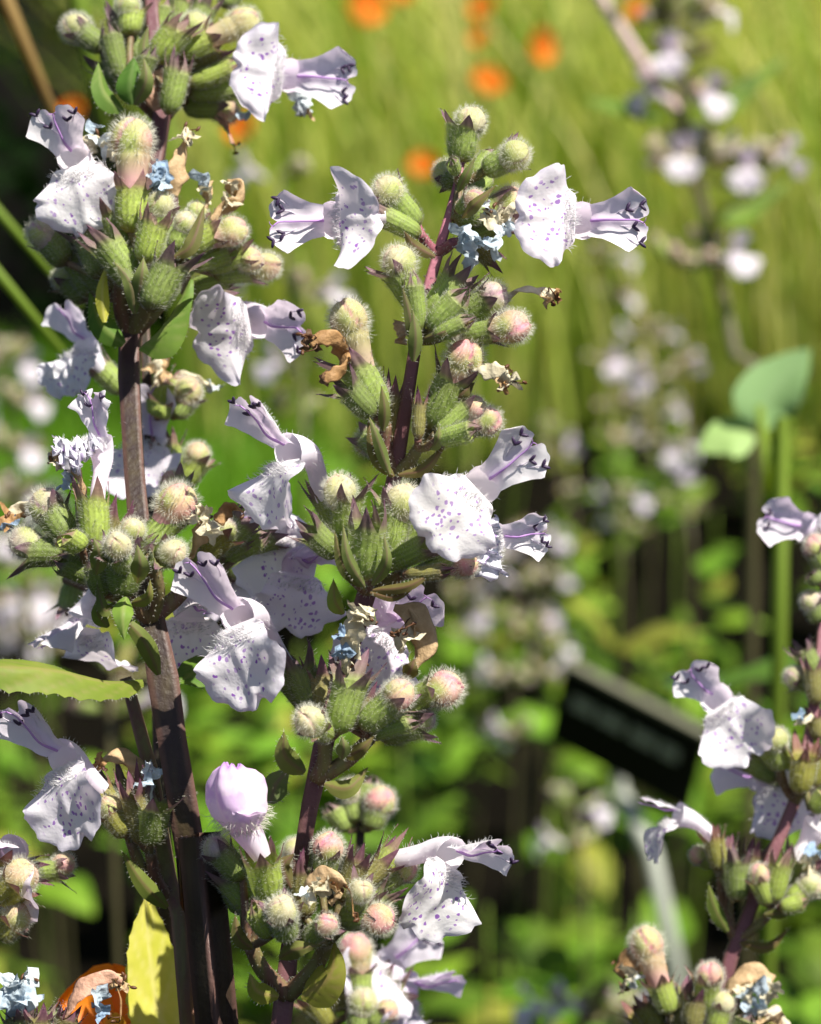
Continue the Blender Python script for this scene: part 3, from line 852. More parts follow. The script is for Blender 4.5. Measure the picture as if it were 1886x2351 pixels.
# ================================================================== near catmint spikes
def kpx(z): return (D - z * mm) / D / (PX / (WID * 1000))      # mm per pixel at depth z
def whorl(sp, node, hubs, items, pw=1.7, pmat='pedicel'):
    nodeP = P(*node)
    H = []
    for h in hubs:
        hp = P(*h); H.append(hp); pw_ = pw * 0.78
        put_pedicel(sp, nodeP, hp, (Vector((hp.x - nodeP.x, 0, 0)).normalized() if abs(hp.x - nodeP.x) > 1e-5 else Vector((0, 0, 0))) * 0.5, pw_, pw_ * 0.8, pmat, 90, 'peduncle')
    if not H: H = [nodeP]
    for it in items:
        code, bx, by, tx, ty, zb, zt = it[:7]
        ex = dict(it[7]) if len(it) > 7 else {}
        b, t = P(bx, by, zb), P(tx, ty, zt)
        wpx = ex.pop('w', 66 if code != 'o' else 70); wmm = wpx * kpx(zb)
        if 'ball' in ex: ex['ball'] *= kpx(zt)
        kind = {'y': 'closed', 'b': 'bud', 'B': 'bud', 'N': 'bud', 'o': 'open', 'f': 'open'}[code]
        bud = {'b': 'short', 'B': 'mid', 'N': 'long'}.get(code)
        put_calyx(sp, kind, b, t, wmm, bud, ex.get('ball'), ex.get('blush', 'cream'), ex.get('tint', 'g'))
        hub = min(H, key=lambda h: (h - b).length)
        if ex.get('ped', 1): put_pedicel(sp, hub, b + (t - b) * 0.03, (b - nodeP).normalized() * 0.4 + Vector((0, 0, -.5)), 0.85, 0.7, pmat, 40)
def bract(sp, pts, half=0.7, n=(0.1, 0.2, 1), **kw):
    put_bract(sp, [P(*p) for p in pts], half, V(*n), **kw)
def flower(sp, thr, fwd, up, tube, tdir=None, **kw):
    return put_flower(sp, P(*thr), V(*fwd), V(*up), P(*tube), V(*tdir) if tdir else None, **kw)
def wither(sp, pts, wd, col, scraps=(), anth=3, seed=0):
    return put_withered(sp, [P(*p) for p in pts], wd, col, [(P(*s[0]), s[1], s[2]) for s in scraps], anth, seed)
def spike_root(name, foot, label, group=None):
    return thing(name, foot, label, 'flower spike', group)
def stem_to_ground(sp, pts, widths, foot, slim=0.76, **kw):
    widths = [x * slim for x in widths]
    pp = [P(*p) for p in pts]
    last = pp[-1]
    pp += [last.lerp(foot, 0.35) + Vector((0, 0, 0)), foot + Vector((0, 0, -0.002))]
    return put_stem(sp, pp, list(widths) + [widths[-1] * 1.05, widths[-1] * 1.15], **kw)

# ------------------------------------------------------------------ A: the sharp spike in the middle
fa = P(600, 2351, 0); fa = Vector((fa.x + 0.02, fa.y + 0.03, 0))
A = spike_root('catmint_spike', fa, 'sharp slender catmint spike of hairy buds, a single bud at its tip')
stem_to_ground(A, [(1062, 372, 0), (1052, 430, 0), (1024, 520, 0), (1003, 585, 0), (985, 660, 0), (958, 770, 0), (938, 900, 0), (908, 1085, -1), (880, 1220, -2), (848, 1345, -2), (800, 1500, -3), (760, 1640, -2), (732, 1760, -1), (712, 1850, -1), (688, 1990, -2), (670, 2130, -2), (655, 2270, -1), (642, 2351, -1)],
               [0.9, 1.2, 1.5, 1.7, 1.8, 2.0, 2.0, 2.4, 2.4, 3.2, 2.9, 2.9, 3.3, 2.7, 2.4, 2.5, 3.2, 3.2], fa, slim=0.64, mat='stem_dark', n=130, hairs=1500, pink=[1,1,1,1,.8,.6,.3,.25,.2,.3,.1,.15,.35,.2,.1,.15,.3,.3,.2,.2])
# tip
whorl(A, (1055, 420, 0), [], [
    ('b', 1052, 372, 1073, 300, 0, 0, dict(w=78, ball=84, blush='cream')),
    ('b', 1110, 392, 1168, 364, 1, 2, dict(w=64, ball=80, blush='green')),
    ('y', 1084, 410, 1122, 358, 0, -1, dict(w=50)),
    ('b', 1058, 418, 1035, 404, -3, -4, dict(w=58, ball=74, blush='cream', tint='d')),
    ('y', 1075, 450, 1125, 415, -2, -4, dict(w=46)),
    ('y', 1052, 400, 1034, 372, 2, 3, dict(w=34)),
    ('b', 1050, 485, 1080, 464, 2, 3, dict(w=38, ball=56, blush='rose')),
    ('B', 1040, 505, 1128, 476, 1, 0, dict(w=62, ball=86, blush='pink')),
], 1.2)
bract(A, [(1052, 440, 2), (1072, 400, 3), (1092, 360, 3)], 0.5)
bract(A, [(1060, 500, 3), (1090, 470, 5), (1140, 425, 5)], 0.6, color=(.9, .7, .8))
# first fork
whorl(A, (1003, 580, 0), [(972, 545, 1), (1040, 556, 1)], [
    ('b', 962, 520, 905, 452, 1, 2, dict(w=66, ball=84, blush='cream')),
    ('f', 966, 540, 885, 494, 2, 3, dict(w=56)),
    ('f', 1060, 545, 1150, 515, -1, -1, dict(w=52)),
    ('o', 1070, 560, 1125, 580, -3, -4, dict(w=50, tint='p')),
    ('o', 975, 742, 1045, 650, 2, 2, dict(w=78, ped=0)),
], 1.5, 'stem_pink')
bract(A, [(1000, 590, 2), (950, 560, 3), (928, 530, 4)], 0.6, color=(.9, .6, .8))
wither(A, [(1062, 556, 3), (1085, 540, 4), (1100, 548, 4)], [0.5, 1.0, 0.6], 'blue',
       [((1060, 546, 5), 1.25, 'blue'), ((1100, 558, 5), 1.35, 'blue'), ((1130, 568, 5), 1.0, 'pale'), ((1082, 552, 6), 1.0, 'pale')], 0, 1)
wither(A, [(1090, 575, 1), (1076, 612, 2), (1062, 640, 1)], [0.5, 0.7, 0.6], 'pale', [], 0, 41)
wither(A, [(1150, 520, 0), (1130, 500, 3), (1120, 482, 4)], [0.5, 0.8, 0.5], 'cream', [((1132, 498, 4), 1.2, 'cream'), ((1175, 500, 3), 1.1, 'cream'), ((1160, 520, 4), 0.9, 'pale'), ((1122, 478, 4), .8, 'pale')], 5, 2)
flower(A, (758, 505, 4), (-0.50, -0.08, 0.86), (-0.86, 0.0, -0.50), (884, 496, 3), seed=1, elev=56, wide=0.95, cup=2.9, liplen=5.6, hoodlen=5.0)
flower(A, (1340, 505, 3), (0.22, 0.02, 0.97), (0.97, -0.05, -0.2), (1160, 512, -1), seed=2, elev=68, wide=0.98, cup=1.8, liplen=5.9, hoodlen=5.4)
# second whorl
whorl(A, (957, 772, 0), [(944, 742, 2), (1020, 762, 2)], [
    ('b', 958, 712, 925, 622, 2, 3, dict(w=72, ball=92, blush='cream')),
    ('y', 962, 765, 952, 660, 4, 4, dict(w=50)),
    ('y', 985, 758, 1050, 690, 4, 5, dict(w=64)),
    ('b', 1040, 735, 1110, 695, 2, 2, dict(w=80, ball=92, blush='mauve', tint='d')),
    ('B', 1060, 775, 1130, 760, 3, 4, dict(w=60, ball=92, blush='pink')),
    ('y', 995, 775, 1062, 740, 5, 6, dict(w=44)),
], 1.6)
bract(A, [(955, 800, 4), (943, 730, 5), (925, 660, 5)], 0.6, color=(.8, .7, .8))
bract(A, [(950, 830, 4), (955, 770, 5), (948, 710, 5)], 0.7)
bract(A, [(965, 790, 3), (1030, 760, 5), (1090, 735, 5)], 0.6, color=(.9, .6, .7))
bract(A, [(965, 780, 4), (1010, 765, 6), (1062, 742, 6)], 0.5, color=(.9, .7, .8))
wither(A, [(1160, 690, 0), (1196, 664, 1), (1240, 670, 1), (1275, 678, 1)], [0.4, 0.55, 0.4, 0.6], 'cream', [((1255, 685, 1), .7, 'tan'), ((1280, 676, 1), .6, 'brown')], 4, 3)
wither(A, [(930, 740, -6), (925, 760, -6), (922, 790, -6)], [1.0, 1.2, 1.0], 'tan', [], 0, 42)
# third whorl
whorl(A, (907, 1088, -1), [(886, 975, 1), (960, 1030, 1)], [
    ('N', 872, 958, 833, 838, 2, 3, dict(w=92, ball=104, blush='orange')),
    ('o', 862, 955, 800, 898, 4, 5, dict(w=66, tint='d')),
    ('o', 900, 1030, 908, 915, -1, -1, dict(w=56, tint='p')),
    ('b', 880, 1040, 855, 1020, -10, -12, dict(w=60, ball=76, blush='orange')),
    ('B', 985, 985, 1040, 872, 2, 3, dict(w=84, ball=104, blush='rose')),
    ('b', 1000, 995, 1075, 945, 3, 3, dict(w=52, ball=64, blush='pink')),
    ('y', 1000, 1010, 1082, 990, 4, 5, dict(w=50)),
    ('b', 1010, 1000, 1100, 970, -5, -6, dict(w=56, ball=80, blush='pink')),
    ('o', 960, 1010, 965, 930, 3, 3, dict(w=36, tint='p')),
], 1.7)
bract(A, [(905, 1095, 2), (862, 1040, 4), (845, 960, 4)], 0.7, color=(.9, .65, .7))
bract(A, [(895, 1090, 3), (868, 1010, 5), (848, 955, 5)], 0.6)
bract(A, [(880, 990, 4), (884, 940, 5), (876, 885, 5)], 0.6, color=(.9, .8, .8))
bract(A, [(915, 1090, 2), (975, 1075, 3), (1030, 1010, 3)], 0.55, color=(.9, .6, .7))
bract(A, [(985, 1030, 3), (1005, 1010, 5), (1010, 975, 5)], 0.6)
bract(A, [(1040, 935, 3), (1060, 905, 4), (1090, 878, 4)], 0.9, color=(.8, .6, .65))
wither(A, [(800, 830, 3), (775, 785, 5), (745, 775, 6), (712, 788, 6)], [1.0, 0.8, 0.7, 0.6], 'brown', [((712, 790, 6), .9, 'dark')], 4, 4)
wither(A, [(795, 815, 4), (790, 845, 5), (765, 862, 6), (742, 868, 6)], [0.7, 0.8, 0.6, 0.5], 'brown', [((744, 868, 6), .6, 'dark')], 0, 5)
wither(A, [(1105, 845, 4), (1130, 850, 5), (1150, 860, 5), (1172, 880, 5)], [1.0, 0.9, 0.7, 0.8], 'cream', [((1150, 862, 5), .8, 'tan'), ((1174, 878, 5), .9, 'cream'), ((1160, 890, 5), .6, 'brown')], 4, 6)
flower(A, (1112, 1112, 6), (0.18, 0.0, 0.97), (0.72, 0.68, -0.1), (990, 1180, 2), (0.2, 0.8, 0.6), seed=3, elev=70, wide=0.95, liplen=6.9, hoodlen=6.0, hue=(0.90, 0.88, 0.88), cup=1.2)
# fourth whorl
whorl(A, (842, 1352, -1), [(795, 1290, 2), (842, 1328, 2), (930, 1315, 2)], [
    ('b', 800, 1262, 784, 1150, 2, 3, dict(w=74, ball=92, blush='cream')),
    ('b', 888, 1275, 918, 1172, 2, 3, dict(w=80, ball=94, blush='cream')),
    ('o', 834, 1332, 850, 1212, 5, 6, dict(w=92)),
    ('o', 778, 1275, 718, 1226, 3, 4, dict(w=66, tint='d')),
    ('o', 880, 1296, 975, 1262, 3, 4, dict(w=62)),
    ('b', 950, 1318, 1050, 1300, 3, 4, dict(w=56, ball=74, blush='rose')),
    ('f', 905, 1290, 975, 1195, 0, 1, dict(w=60)),
    ('f', 800, 1270, 742, 1150, -3, -3, dict(w=56)),
    ('o', 870, 1300, 895, 1190, -3, -3, dict(w=70, tint='p')),
    ('y', 930, 1318, 1015, 1318, 5, 6, dict(w=40, tint='p')),
], 1.9)
bract(A, [(842, 1350, 5), (790, 1300, 6), (768, 1220, 6)], 0.65, color=(.8, .7, .7))
bract(A, [(838, 1348, 6), (800, 1280, 8), (788, 1205, 8)], 0.6)
bract(A, [(855, 1345, 6), (888, 1290, 8), (882, 1225, 8)], 0.6)
bract(A, [(855, 1355, 4), (940, 1345, 6), (1010, 1300, 6)], 0.5, color=(.9, .6, .7))
bract(A, [(850, 1360, 4), (910, 1370, 5), (970, 1330, 5)], 0.4, color=(.8, .5, .6))
bract(A, [(790, 1410, 3), (770, 1380, 4), (766, 1330, 4)], 0.8, color=(1.3, 1.3, .8))
flower(A, (1150, 1236, 1), (0.75, -0.1, 0.65), (0.65, 0.35, -0.65), (1030, 1290, 2), (0.8, .4, .3), seed=4, elev=40, size=0.78, crumple=1.0, hue=(0.80, 0.78, 0.84), blue=(0.55, 0.68, 0.92), liplen=6.0)
flower(A, (655, 1038, 4), (-0.70, -0.12, 0.68), (-0.12, 0.97, 0.0), (742, 1150, -3), (-.2, .9, .2), seed=5, elev=58, liplen=6.4, hoodlen=6.2, fold=0.55, cup=2.2, hue=(0.84, 0.80, 0.90))
wither(A, [(800, 1415, 4), (830, 1412, 5), (860, 1415, 5)], [.5, .8, .5], 'cream', [((815, 1405, 5), .9, 'cream'), ((848, 1412, 5), .9, 'cream')], 3, 7)
wither(A, [(830, 1420, 3), (812, 1440, 4), (800, 1480, 4), (790, 1520, 3), (808, 1545, 2)], [.4, 1.1, 1.5, 1.0, .5], 'cream', [((815, 1470, 5), 1.3, 'cream'), ((785, 1500, 5), .9, 'deepblue'), ((780, 1455, 5), .7, 'deepblue')], 2, 8)
# flowers of the far side, between whorls
flower(A, (905, 1440, -9), (0.15, -0.15, 0.95), (0.55, 0.8, 0), (850, 1330, -6), seed=6, elev=60, hue=(0.74, 0.56, 0.80), liplen=6.4, anthers=2)
flower(A, (690, 1300, -12), (0.35, -0.3, 0.85), (0.2, 0.95, 0), (790, 1230, -10), seed=7, elev=40, hue=(0.70, 0.52, 0.80), liplen=6.0, anthers=2)
flower(A, (640, 1215, -16), (-0.5, -0.2, 0.8), (-0.1, 0.95, 0), (760, 1270, -12), seed=8, elev=30, hue=(0.86, 0.80, 0.88), anthers=0)
# fifth whorl
whorl(A, (728, 1790, 0), [(745, 1698, 2), (850, 1695, 2)], [
    ('o', 752, 1672, 742, 1560, -2, -3, dict(w=70, tint='p')),
    ('o', 735, 1660, 692, 1545, -3, -4, dict(w=78, tint='d')),
    ('f', 730, 1650, 655, 1530, -5, -5, dict(w=70, tint='d')),
    ('o', 776, 1685, 796, 1572, 5, 6, dict(w=84)),
    ('o', 800, 1670, 850, 1610, 3, 3, dict(w=60, tint='p')),
    ('b', 758, 1692, 722, 1662, 5, 7, dict(w=58, ball=84, blush='cream', tint='y')),
    ('b', 830, 1672, 900, 1608, 5, 6, dict(w=74, ball=88, blush='pink')),
    ('b', 930, 1615, 1000, 1592, 2, 3, dict(w=66, ball=100, blush='pink')),
    ('b', 868, 1690, 958, 1658, 2, 2, dict(w=70, ball=66, blush='mauve', tint='d')),
    ('y', 850, 1690, 930, 1650, 4, 4, dict(w=50)),
    ('o', 770, 1680, 770, 1590, -3, -3, dict(w=60, tint='p')),
], 2.0)
put_pedicel(A, P(850, 1690, 2), P(930, 1617, 2), (0, 0, -.4), 1.0, .9)
bract(A, [(700, 1775, 3), (655, 1735, 4), (652, 1680, 4)], 1.1, fold=.4, color=(.8, .75, .6))
bract(A, [(745, 1800, 3), (800, 1810, 4), (846, 1762, 3)], 0.9, fold=.4, color=(1, .9, .7))
bract(A, [(790, 1740, 4), (830, 1720, 6), (860, 1690, 6)], .7, color=(.8, .6, .6))
bract(A, [(785, 1745, 6), (790, 1715, 7), (785, 1690, 7)], .7)
bract(A, [(930, 1560, 2), (945, 1535, 3), (952, 1512, 3)], .8, color=(.9, .6, .8))
flower(A, (540, 1415, 5), (-0.48, -0.10, 0.87), (-0.38, 0.92, 0.0), (655, 1525, -5), (-.5, .8, .2), seed=9, elev=66, wide=1.0, liplen=7.8, hoodlen=6.6, cup=1.4, hue=(0.86, 0.80, 0.91))
wither(A, [(925, 1560, 1), (968, 1505, 1), (975, 1450, 1), (945, 1410, 1), (905, 1395, 1)], [.4, .6, 1.2, 1.3, .5], 'tan', [((930, 1470, 2), 1.3, 'cream'), ((960, 1440, 1), 1.2, 'tan')], 0, 9)
wither(A, [(945, 1412, 1), (925, 1440, 3), (915, 1450, 4)], [.12, .12, .12], 'dark', [], 5, 10)
# sixth whorl
whorl(A, (660, 2285, 0), [(575, 2170, 3), (752, 2165, 3)], [
    ('f', 620, 2070, 602, 1975, 4, 5, dict(w=84, tint='y')),
    ('b', 738, 2040, 752, 1965, 2, 3, dict(w=64, ball=84, blush='rose')),
    ('o', 780, 2070, 825, 1990, 3, 3, dict(w=60, tint='p')),
    ('o', 800, 2060, 880, 1985, 1, 1, dict(w=56, tint='p')),
    ('f', 820, 2050, 905, 1970, 0, 0, dict(w=66, tint='y')),
    ('b', 810, 2090, 825, 2055, 6, 8, dict(w=50, ball=64, blush='cream')),
    ('b', 660, 2155, 650, 2105, 7, 9, dict(w=70, ball=84, blush='cream')),
    ('y', 625, 2150, 575, 2098, 7, 8, dict(w=58, tint='y')),
    ('b', 700, 2160, 742, 2130, 6, 8, dict(w=52, ball=62, blush='pink')),
    ('b', 780, 2105, 850, 2110, 5, 6, dict(w=74, ball=90, blush='rose')),
    ('b', 560, 2020, 510, 1962, 4, 4, dict(w=66, ball=72, blush='mauve', tint='d')),
    ('b', 860, 2040, 915, 2005, -1, -1, dict(w=60, ball=70, blush='pink')),
    ('y', 560, 2100, 520, 2010, 0, 0, dict(w=66, tint='d')),
    ('o', 600, 2120, 545, 2020, 2, 2, dict(w=70)),
    ('o', 700, 2110, 690, 2010, 2, 2, dict(w=70, tint='p')),
    ('o', 780, 2130, 880, 2060, 0, 0, dict(w=60)),
    ('y', 690, 2130, 640, 2040, 0, 0, dict(w=56)),
], 2.2)
bract(A, [(640, 2290, 3), (590, 2275, 4), (574, 2235, 4)], 1.0, mat='leaf_olive', fold=.4)
bract(A, [(690, 2290, 3), (755, 2240, 5), (768, 2165, 4)], 2.0, mat='leaf_olive', fold=.5, n=(-.6, .2, .8), prof=OVATE, nv=24, nu=9, quilt=.06)
bract(A, [(580, 2180, 5), (548, 2150, 6), (540, 2100, 6)], .7, color=(.9, .7, .7))
bract(A, [(640, 2200, 6), (680, 2180, 8), (740, 2170, 8)], .9, color=(.9, .8, .7))
bract(A, [(668, 2040, 3), (650, 1990, 4), (676, 1960, 4)], .9, color=(.9, .6, .8))
wither(A, [(690, 2060, 6), (715, 2020, 8), (760, 2010, 9), (790, 2035, 9)], [.6, .8, .7, .5], 'tan', [((720, 2045, 9), 1.2, 'cream'), ((745, 2035, 9), 1.1, 'cream'), ((698, 2055, 9), .7, 'pale'), ((770, 2050, 9), .9, 'tan')], 3, 11)
wither(A, [(800, 2040, 9), (808, 2060, 9), (812, 2105, 9)], [.1, .1, .06], 'brown', [], 3, 12)
flower(A, (1040, 1968, 3), (0.52, -0.36, 0.77), (0.58, 0.81, -0.05), (905, 1972, 0), seed=10, elev=42, liplen=7.2, hoodlen=5.6, cup=1.9, wide=0.95, hue=(0.90, 0.88, 0.90), arch=1.5)
# opening flower, its lip still folded over
def opening_flower(sp, c, axis, tube, seed, size):
    rng = np.random.default_rng(seed)
    ns, nr = 44, 26
    z = Vector(axis)
    m = frame_mat(c, z, V(0, 0, 1))
    th = np.arange(ns) / ns * 2 * np.pi; t = np.linspace(0, 1, nr)
    prof_r = np.interp(t, [0, .12, .3, .5, .7, .85, .95, 1], [1.2, 2.0, 2.8, 3.0, 2.7, 1.9, 1.1, 0.75])
    prof_z = np.interp(t, [0, .12, .3, .5, .7, .85, .95, 1], [-3.1, -2.4, -1.3, 0.0, 1.5, 2.5, 2.75, 2.4])
    T_, Z_ = np.meshgrid(th, t)
    lob = 1 + 0.10 * np.sin(2 * T_ + 1) + 0.07 * np.sin(3 * T_ + 1) + .05 * np.sin(8 * T_) * Z_ ** 2 + .05 * np.sin(5 * T_ + 6 * Z_) - .12 * np.exp(-(((T_ - 4.2 + np.pi) % (2 * np.pi) - np.pi + .5 * Z_) / .10) ** 2) * smoothstep(.2, .5, Z_) - .10 * np.exp(-(((T_ - 1.2 + np.pi) % (2 * np.pi) - np.pi) / .12) ** 2) * smoothstep(.2, .5, Z_)
    r = prof_r[:, None] * lob
    zz = prof_z[:, None] + .7 * np.sin(T_ + 2) * smoothstep(.5, 1, Z_) + .28 * np.sin(7 * T_ + 2 + np.sin(3 * T_)) * smoothstep(.8, 1, Z_) + .12 * np.sin(19 * T_) * smoothstep(.85, 1, Z_)
    p = np.stack([r * np.cos(T_), r * np.sin(T_), zz], -1)
    tc = np.stack([(T_ - np.pi) * 1.2, Z_ * 6, Z_], -1)
    ml = Matrix.Translation(-WLOC[sp.name]) @ m @ Matrix.Diagonal((size,) * 3 + (1,))
    o = link('opening_flower', mesh('opening_flower', p.reshape(-1, 3) * mm, gridfaces(ns, nr, True).tolist(), 'opening', tc.reshape(-1, 3)), sp, ml)
    # purple rim
    rv, rf, rt = sweep(np.vstack([p[-1], p[-1][:1]]), 0.16, 6, 0, (0, 0, 1), False)
    link('petal_rim', mesh('petal_rim', rv * mm, rf, 'style', rt), o)
    k = rng.integers(0, 8, 260); j = rng.integers(0, ns, 260)
    d = np.stack([np.cos(th[j]), np.sin(th[j]), -.35 + rng.normal(size=260) * .2], 1)
    hv, hf = hair_cones(p[k, j], d, 1.0, .028, .35, rng)
    link('long_hair', mesh('long_hair', hv * mm, hf, 'hair'), o, None, 'stuff')
    a = np.array(m.inverted() @ tube) / mm / size
    pv, pf, pt = sweep(catmull([a, a * .7 + np.array([0, 0, -.6]), np.array([0, 0, -2.6])], 12), np.linspace(.85, 1.5, 12), 14, 0, cap=False)
    link('corolla_tube', mesh('corolla_tube', pv * mm, pf, 'hood', np.stack([np.full(len(pv), 2.6), pt[:, 2], pt[:, 2]], 1)), o, None, None, (.82, .66, .84))
    q = catmull([np.array([2.3, .6, -1.2]), np.array([3.3, .9, -1.0]), np.array([4.0, .9, -.6])], 9)
    lv, lf, lt = leaf_shape([Vector(x) for x in q], 1.5, (0.2, 0.1, 1), [(0, .6), (.5, 1), (.8, .9), (1, .4)], 3, .15, -.3, .1, 12, 7)
    link('side_lobe', mesh('side_lobe', lv * mm, lf, 'hood', lt * 0 + np.array([2.6, 0, 0])), o, None, None, (.72, .45, .85))
    return o
opening_flower(A, P(548, 1830, 6), V(-.15, .95, .2), P(602, 1968, 5), 5, 1.0)
bract(A, [(620, 1845, -4), (635, 1800, -4), (665, 1765, -4)], 1.3, mat='bract', color=(1, 1, 1.3), fold=.1, name='bract')
# ------------------------------------------------------------------ B: the stout spike on the other side
def ZSHIFT(py): return float(np.interp(py, [0, 300, 650, 1000, 1250], [15, 13, 8, 3, 0]))
fb = P(520, 2351, -2); fb = Vector((fb.x + 0.03, fb.y + 0.03, 0))
B = spike_root('catmint_spike', fb, 'stout dark stemmed catmint spike with crowded green whorls and an olive leaf')
stem_to_ground(B, [(345, -60, -24), (352, 60, -23), (368, 180, -21), (372, 280, -20), (345, 420, -18), (318, 600, -16), (300, 760, -14), (294, 815, -14), (300, 930, -13), (310, 1100, -10), (325, 1250, -8), (345, 1400, -6), (372, 1545, -4), (395, 1700, -3), (425, 1880, -3), (460, 2100, -3), (498, 2351, -3)],
               [1.6, 1.8, 2.0, 2.2, 2.3, 2.5, 2.6, 2.9, 2.5, 2.5, 2.7, 2.9, 3.9, 3.5, 3.6, 3.6, 3.7], fb, slim=0.84, mat='stem_dark', n=140, hairs=1800, pink=[.25]*4+[.1]*4+[.02]*11)
for p_ in B.children:
    if p_.name.startswith('stem'): stemB = p_
# top cluster
ZB = -22
whorl(B, (372, 275, ZB), [(300, 180, ZB + 3), (352, 150, ZB + 5), (420, 180, ZB + 3)], [
    ('b', 240, 112, 190, 74, ZB, ZB, dict(w=62, ball=84, blush='cream', tint='d')),
    ('b', 300, 82, 296, 28, ZB + 2, ZB + 2, dict(w=66, ball=70, blush='green', tint='y')),
    ('o', 345, 130, 330, 20, ZB - 3, ZB - 3, dict(w=64)),
    ('o', 358, 145, 392, 68, ZB + 6, ZB + 7, dict(w=80, tint='y')),
    ('b', 398, 125, 436, 72, ZB + 3, ZB + 3, dict(w=66, ball=78, blush='green', tint='y')),
    ('N', 410, 122, 478, 90, ZB + 4, ZB + 4, dict(w=66, ball=88, blush='orange', tint='y')),
    ('o', 430, 160, 498, 118, ZB + 1, ZB + 1, dict(w=52, tint='p')),
    ('y', 430, 190, 530, 168, ZB + 2, ZB + 2, dict(w=54, tint='y')),
    ('o', 430, 215, 540, 205, ZB, ZB, dict(w=56)),
    ('o', 385, 262, 412, 168, ZB + 7, ZB + 8, dict(w=66)),
    ('o', 290, 205, 228, 158, ZB - 2, ZB - 2, dict(w=56, tint='d')),
    ('y', 282, 190, 252, 90, ZB + 2, ZB + 2, dict(w=60, tint='d')),
    ('o', 330, 150, 268, 60, ZB, ZB, dict(w=60, tint='d')),
    ('b', 420, 240, 500, 250, ZB - 4, ZB - 4, dict(w=66, ball=76, blush='orange')),
    ('y', 350, 110, 370, 20, ZB - 4, ZB - 4, dict(w=60)),
    ('B', 400, 90, 420, 10, ZB - 6, ZB - 6, dict(w=60, ball=72, blush='pink')),
    ('b', 520, 20, 530, -30, ZB - 8, ZB - 8, dict(w=60, ball=76, blush='mauve', ped=0)),
    ('o', 430, 100, 470, 20, ZB - 4, ZB - 4, dict(w=60)),
    ('f', 450, 190, 560, 150, ZB - 4, ZB - 4, dict(w=58)),
    ('y', 310, 220, 330, 130, ZB + 8, ZB + 9, dict(w=50, tint='d')),
], 2.0)
bract(B, [(282, 255, ZB + 8), (240, 210, ZB + 9), (226, 142, ZB + 9)], 1.3, mat='leaf_green', fold=.5, n=(.6, .1, .7))
bract(B, [(305, 240, ZB + 9), (300, 190, ZB + 10), (308, 130, ZB + 10)], 1.5, mat='leaf_green', fold=.4, color=(.6, .8, .7))
bract(B, [(308, 240, ZB + 9), (335, 185, ZB + 11), (330, 130, ZB + 11)], .9)
bract(B, [(345, 165, ZB + 9), (330, 110, ZB + 9), (340, 60, ZB + 9)], .7)
wither(B, [(365, 250, ZB + 6), (352, 200, ZB + 6), (395, 150, ZB + 4)], [.7, 1.0, .7], 'peach', [], 0, 13)
wither(B, [(500, 260, ZB - 3), (520, 290, ZB - 3), (535, 330, ZB - 3)], [.5, .5, .3], 'peach', [((560, 262, ZB - 3), .9, 'blue')], 2, 14)
flower(B, (668, 172, -16), (0.28, -0.05, 0.95), (0.96, -0.12, -0.2), (565, 150, -25), seed=11, elev=62, wide=1.05, liplen=5.4, hoodlen=6.4, hue=(0.82, 0.74, 0.90), cup=1.6)
wither(B, [(672, 200, -22), (690, 230, -22), (700, 262, -22)], [.8, 1.2, .8], 'pale', [((690, 230, -21), 1.2, 'pale'), ((706, 262, -22), .7, 'tan')], 0, 15)
# second cluster
ZC = -15
whorl(B, (300, 770, -14), [(335, 625, ZC + 8), (280, 640, ZC + 6), (415, 600, ZC + 5)], [
    ('N', 300, 535, 303, 440, ZC + 10, ZC + 11, dict(w=86, ball=118, blush='pink', tint='y')),
    ('f', 290, 580, 252, 500, ZC + 8, ZC + 9, dict(w=70, tint='y')),
    ('b', 352, 545, 366, 488, ZC + 9, ZC + 10, dict(w=64, ball=76, blush='cream')),
    ('b', 425, 545, 446, 498, ZC + 6, ZC + 6, dict(w=46, ball=58, blush='green', tint='y')),
    ('b', 395, 575, 420, 525, ZC + 9, ZC + 10, dict(w=54, ball=62, blush='cream')),
    ('B', 420, 572, 490, 548, ZC + 7, ZC + 7, dict(w=66, ball=84, blush='pink', tint='y')),
    ('b', 470, 610, 555, 598, ZC + 4, ZC + 4, dict(w=58, ball=72, blush='orange', tint='y')),
    ('B', 490, 630, 570, 618, ZC + 2, ZC + 2, dict(w=60, ball=78, blush='orange')),
    ('y', 440, 612, 520, 580, ZC + 5, ZC + 5, dict(w=54, tint='y')),
    ('o', 330, 605, 358, 522, ZC + 11, ZC + 12, dict(w=74, tint='y')),
    ('o', 345, 715, 378, 612, ZC + 12, ZC + 13, dict(w=88, tint='d')),
    ('o', 232, 640, 200, 548, ZC + 5, ZC + 5, dict(w=68, tint='d')),
    ('b', 155, 605, 108, 552, ZC + 3, ZC + 3, dict(w=74, ball=86, blush='mauve', tint='d')),
    ('y', 220, 680, 170, 600, ZC, ZC, dict(w=70, tint='d')),
    ('o', 310, 660, 262, 560, ZC + 9, ZC + 10, dict(w=84)),
    ('y', 260, 690, 215, 620, ZC + 2, ZC + 2, dict(w=60, tint='d')),
    ('b', 200, 690, 160, 650, ZC - 3, ZC - 3, dict(w=60, ball=70, blush='green', tint='d')),
    ('o', 400, 640, 460, 570, ZC + 1, ZC + 1, dict(w=66)),
    ('y', 430, 660, 520, 640, ZC, ZC, dict(w=50)),
    ('o', 300, 600, 280, 500, ZC + 2, ZC + 2, dict(w=70)),
    ('o', 370, 600, 400, 500, ZC + 2, ZC + 2, dict(w=66)),
    ('y', 225, 620, 250, 550, ZC + 2, ZC + 2, dict(w=60)),
    ('f', 420, 670, 500, 690, ZC - 4, ZC - 5, dict(w=60)),
], 2.3)
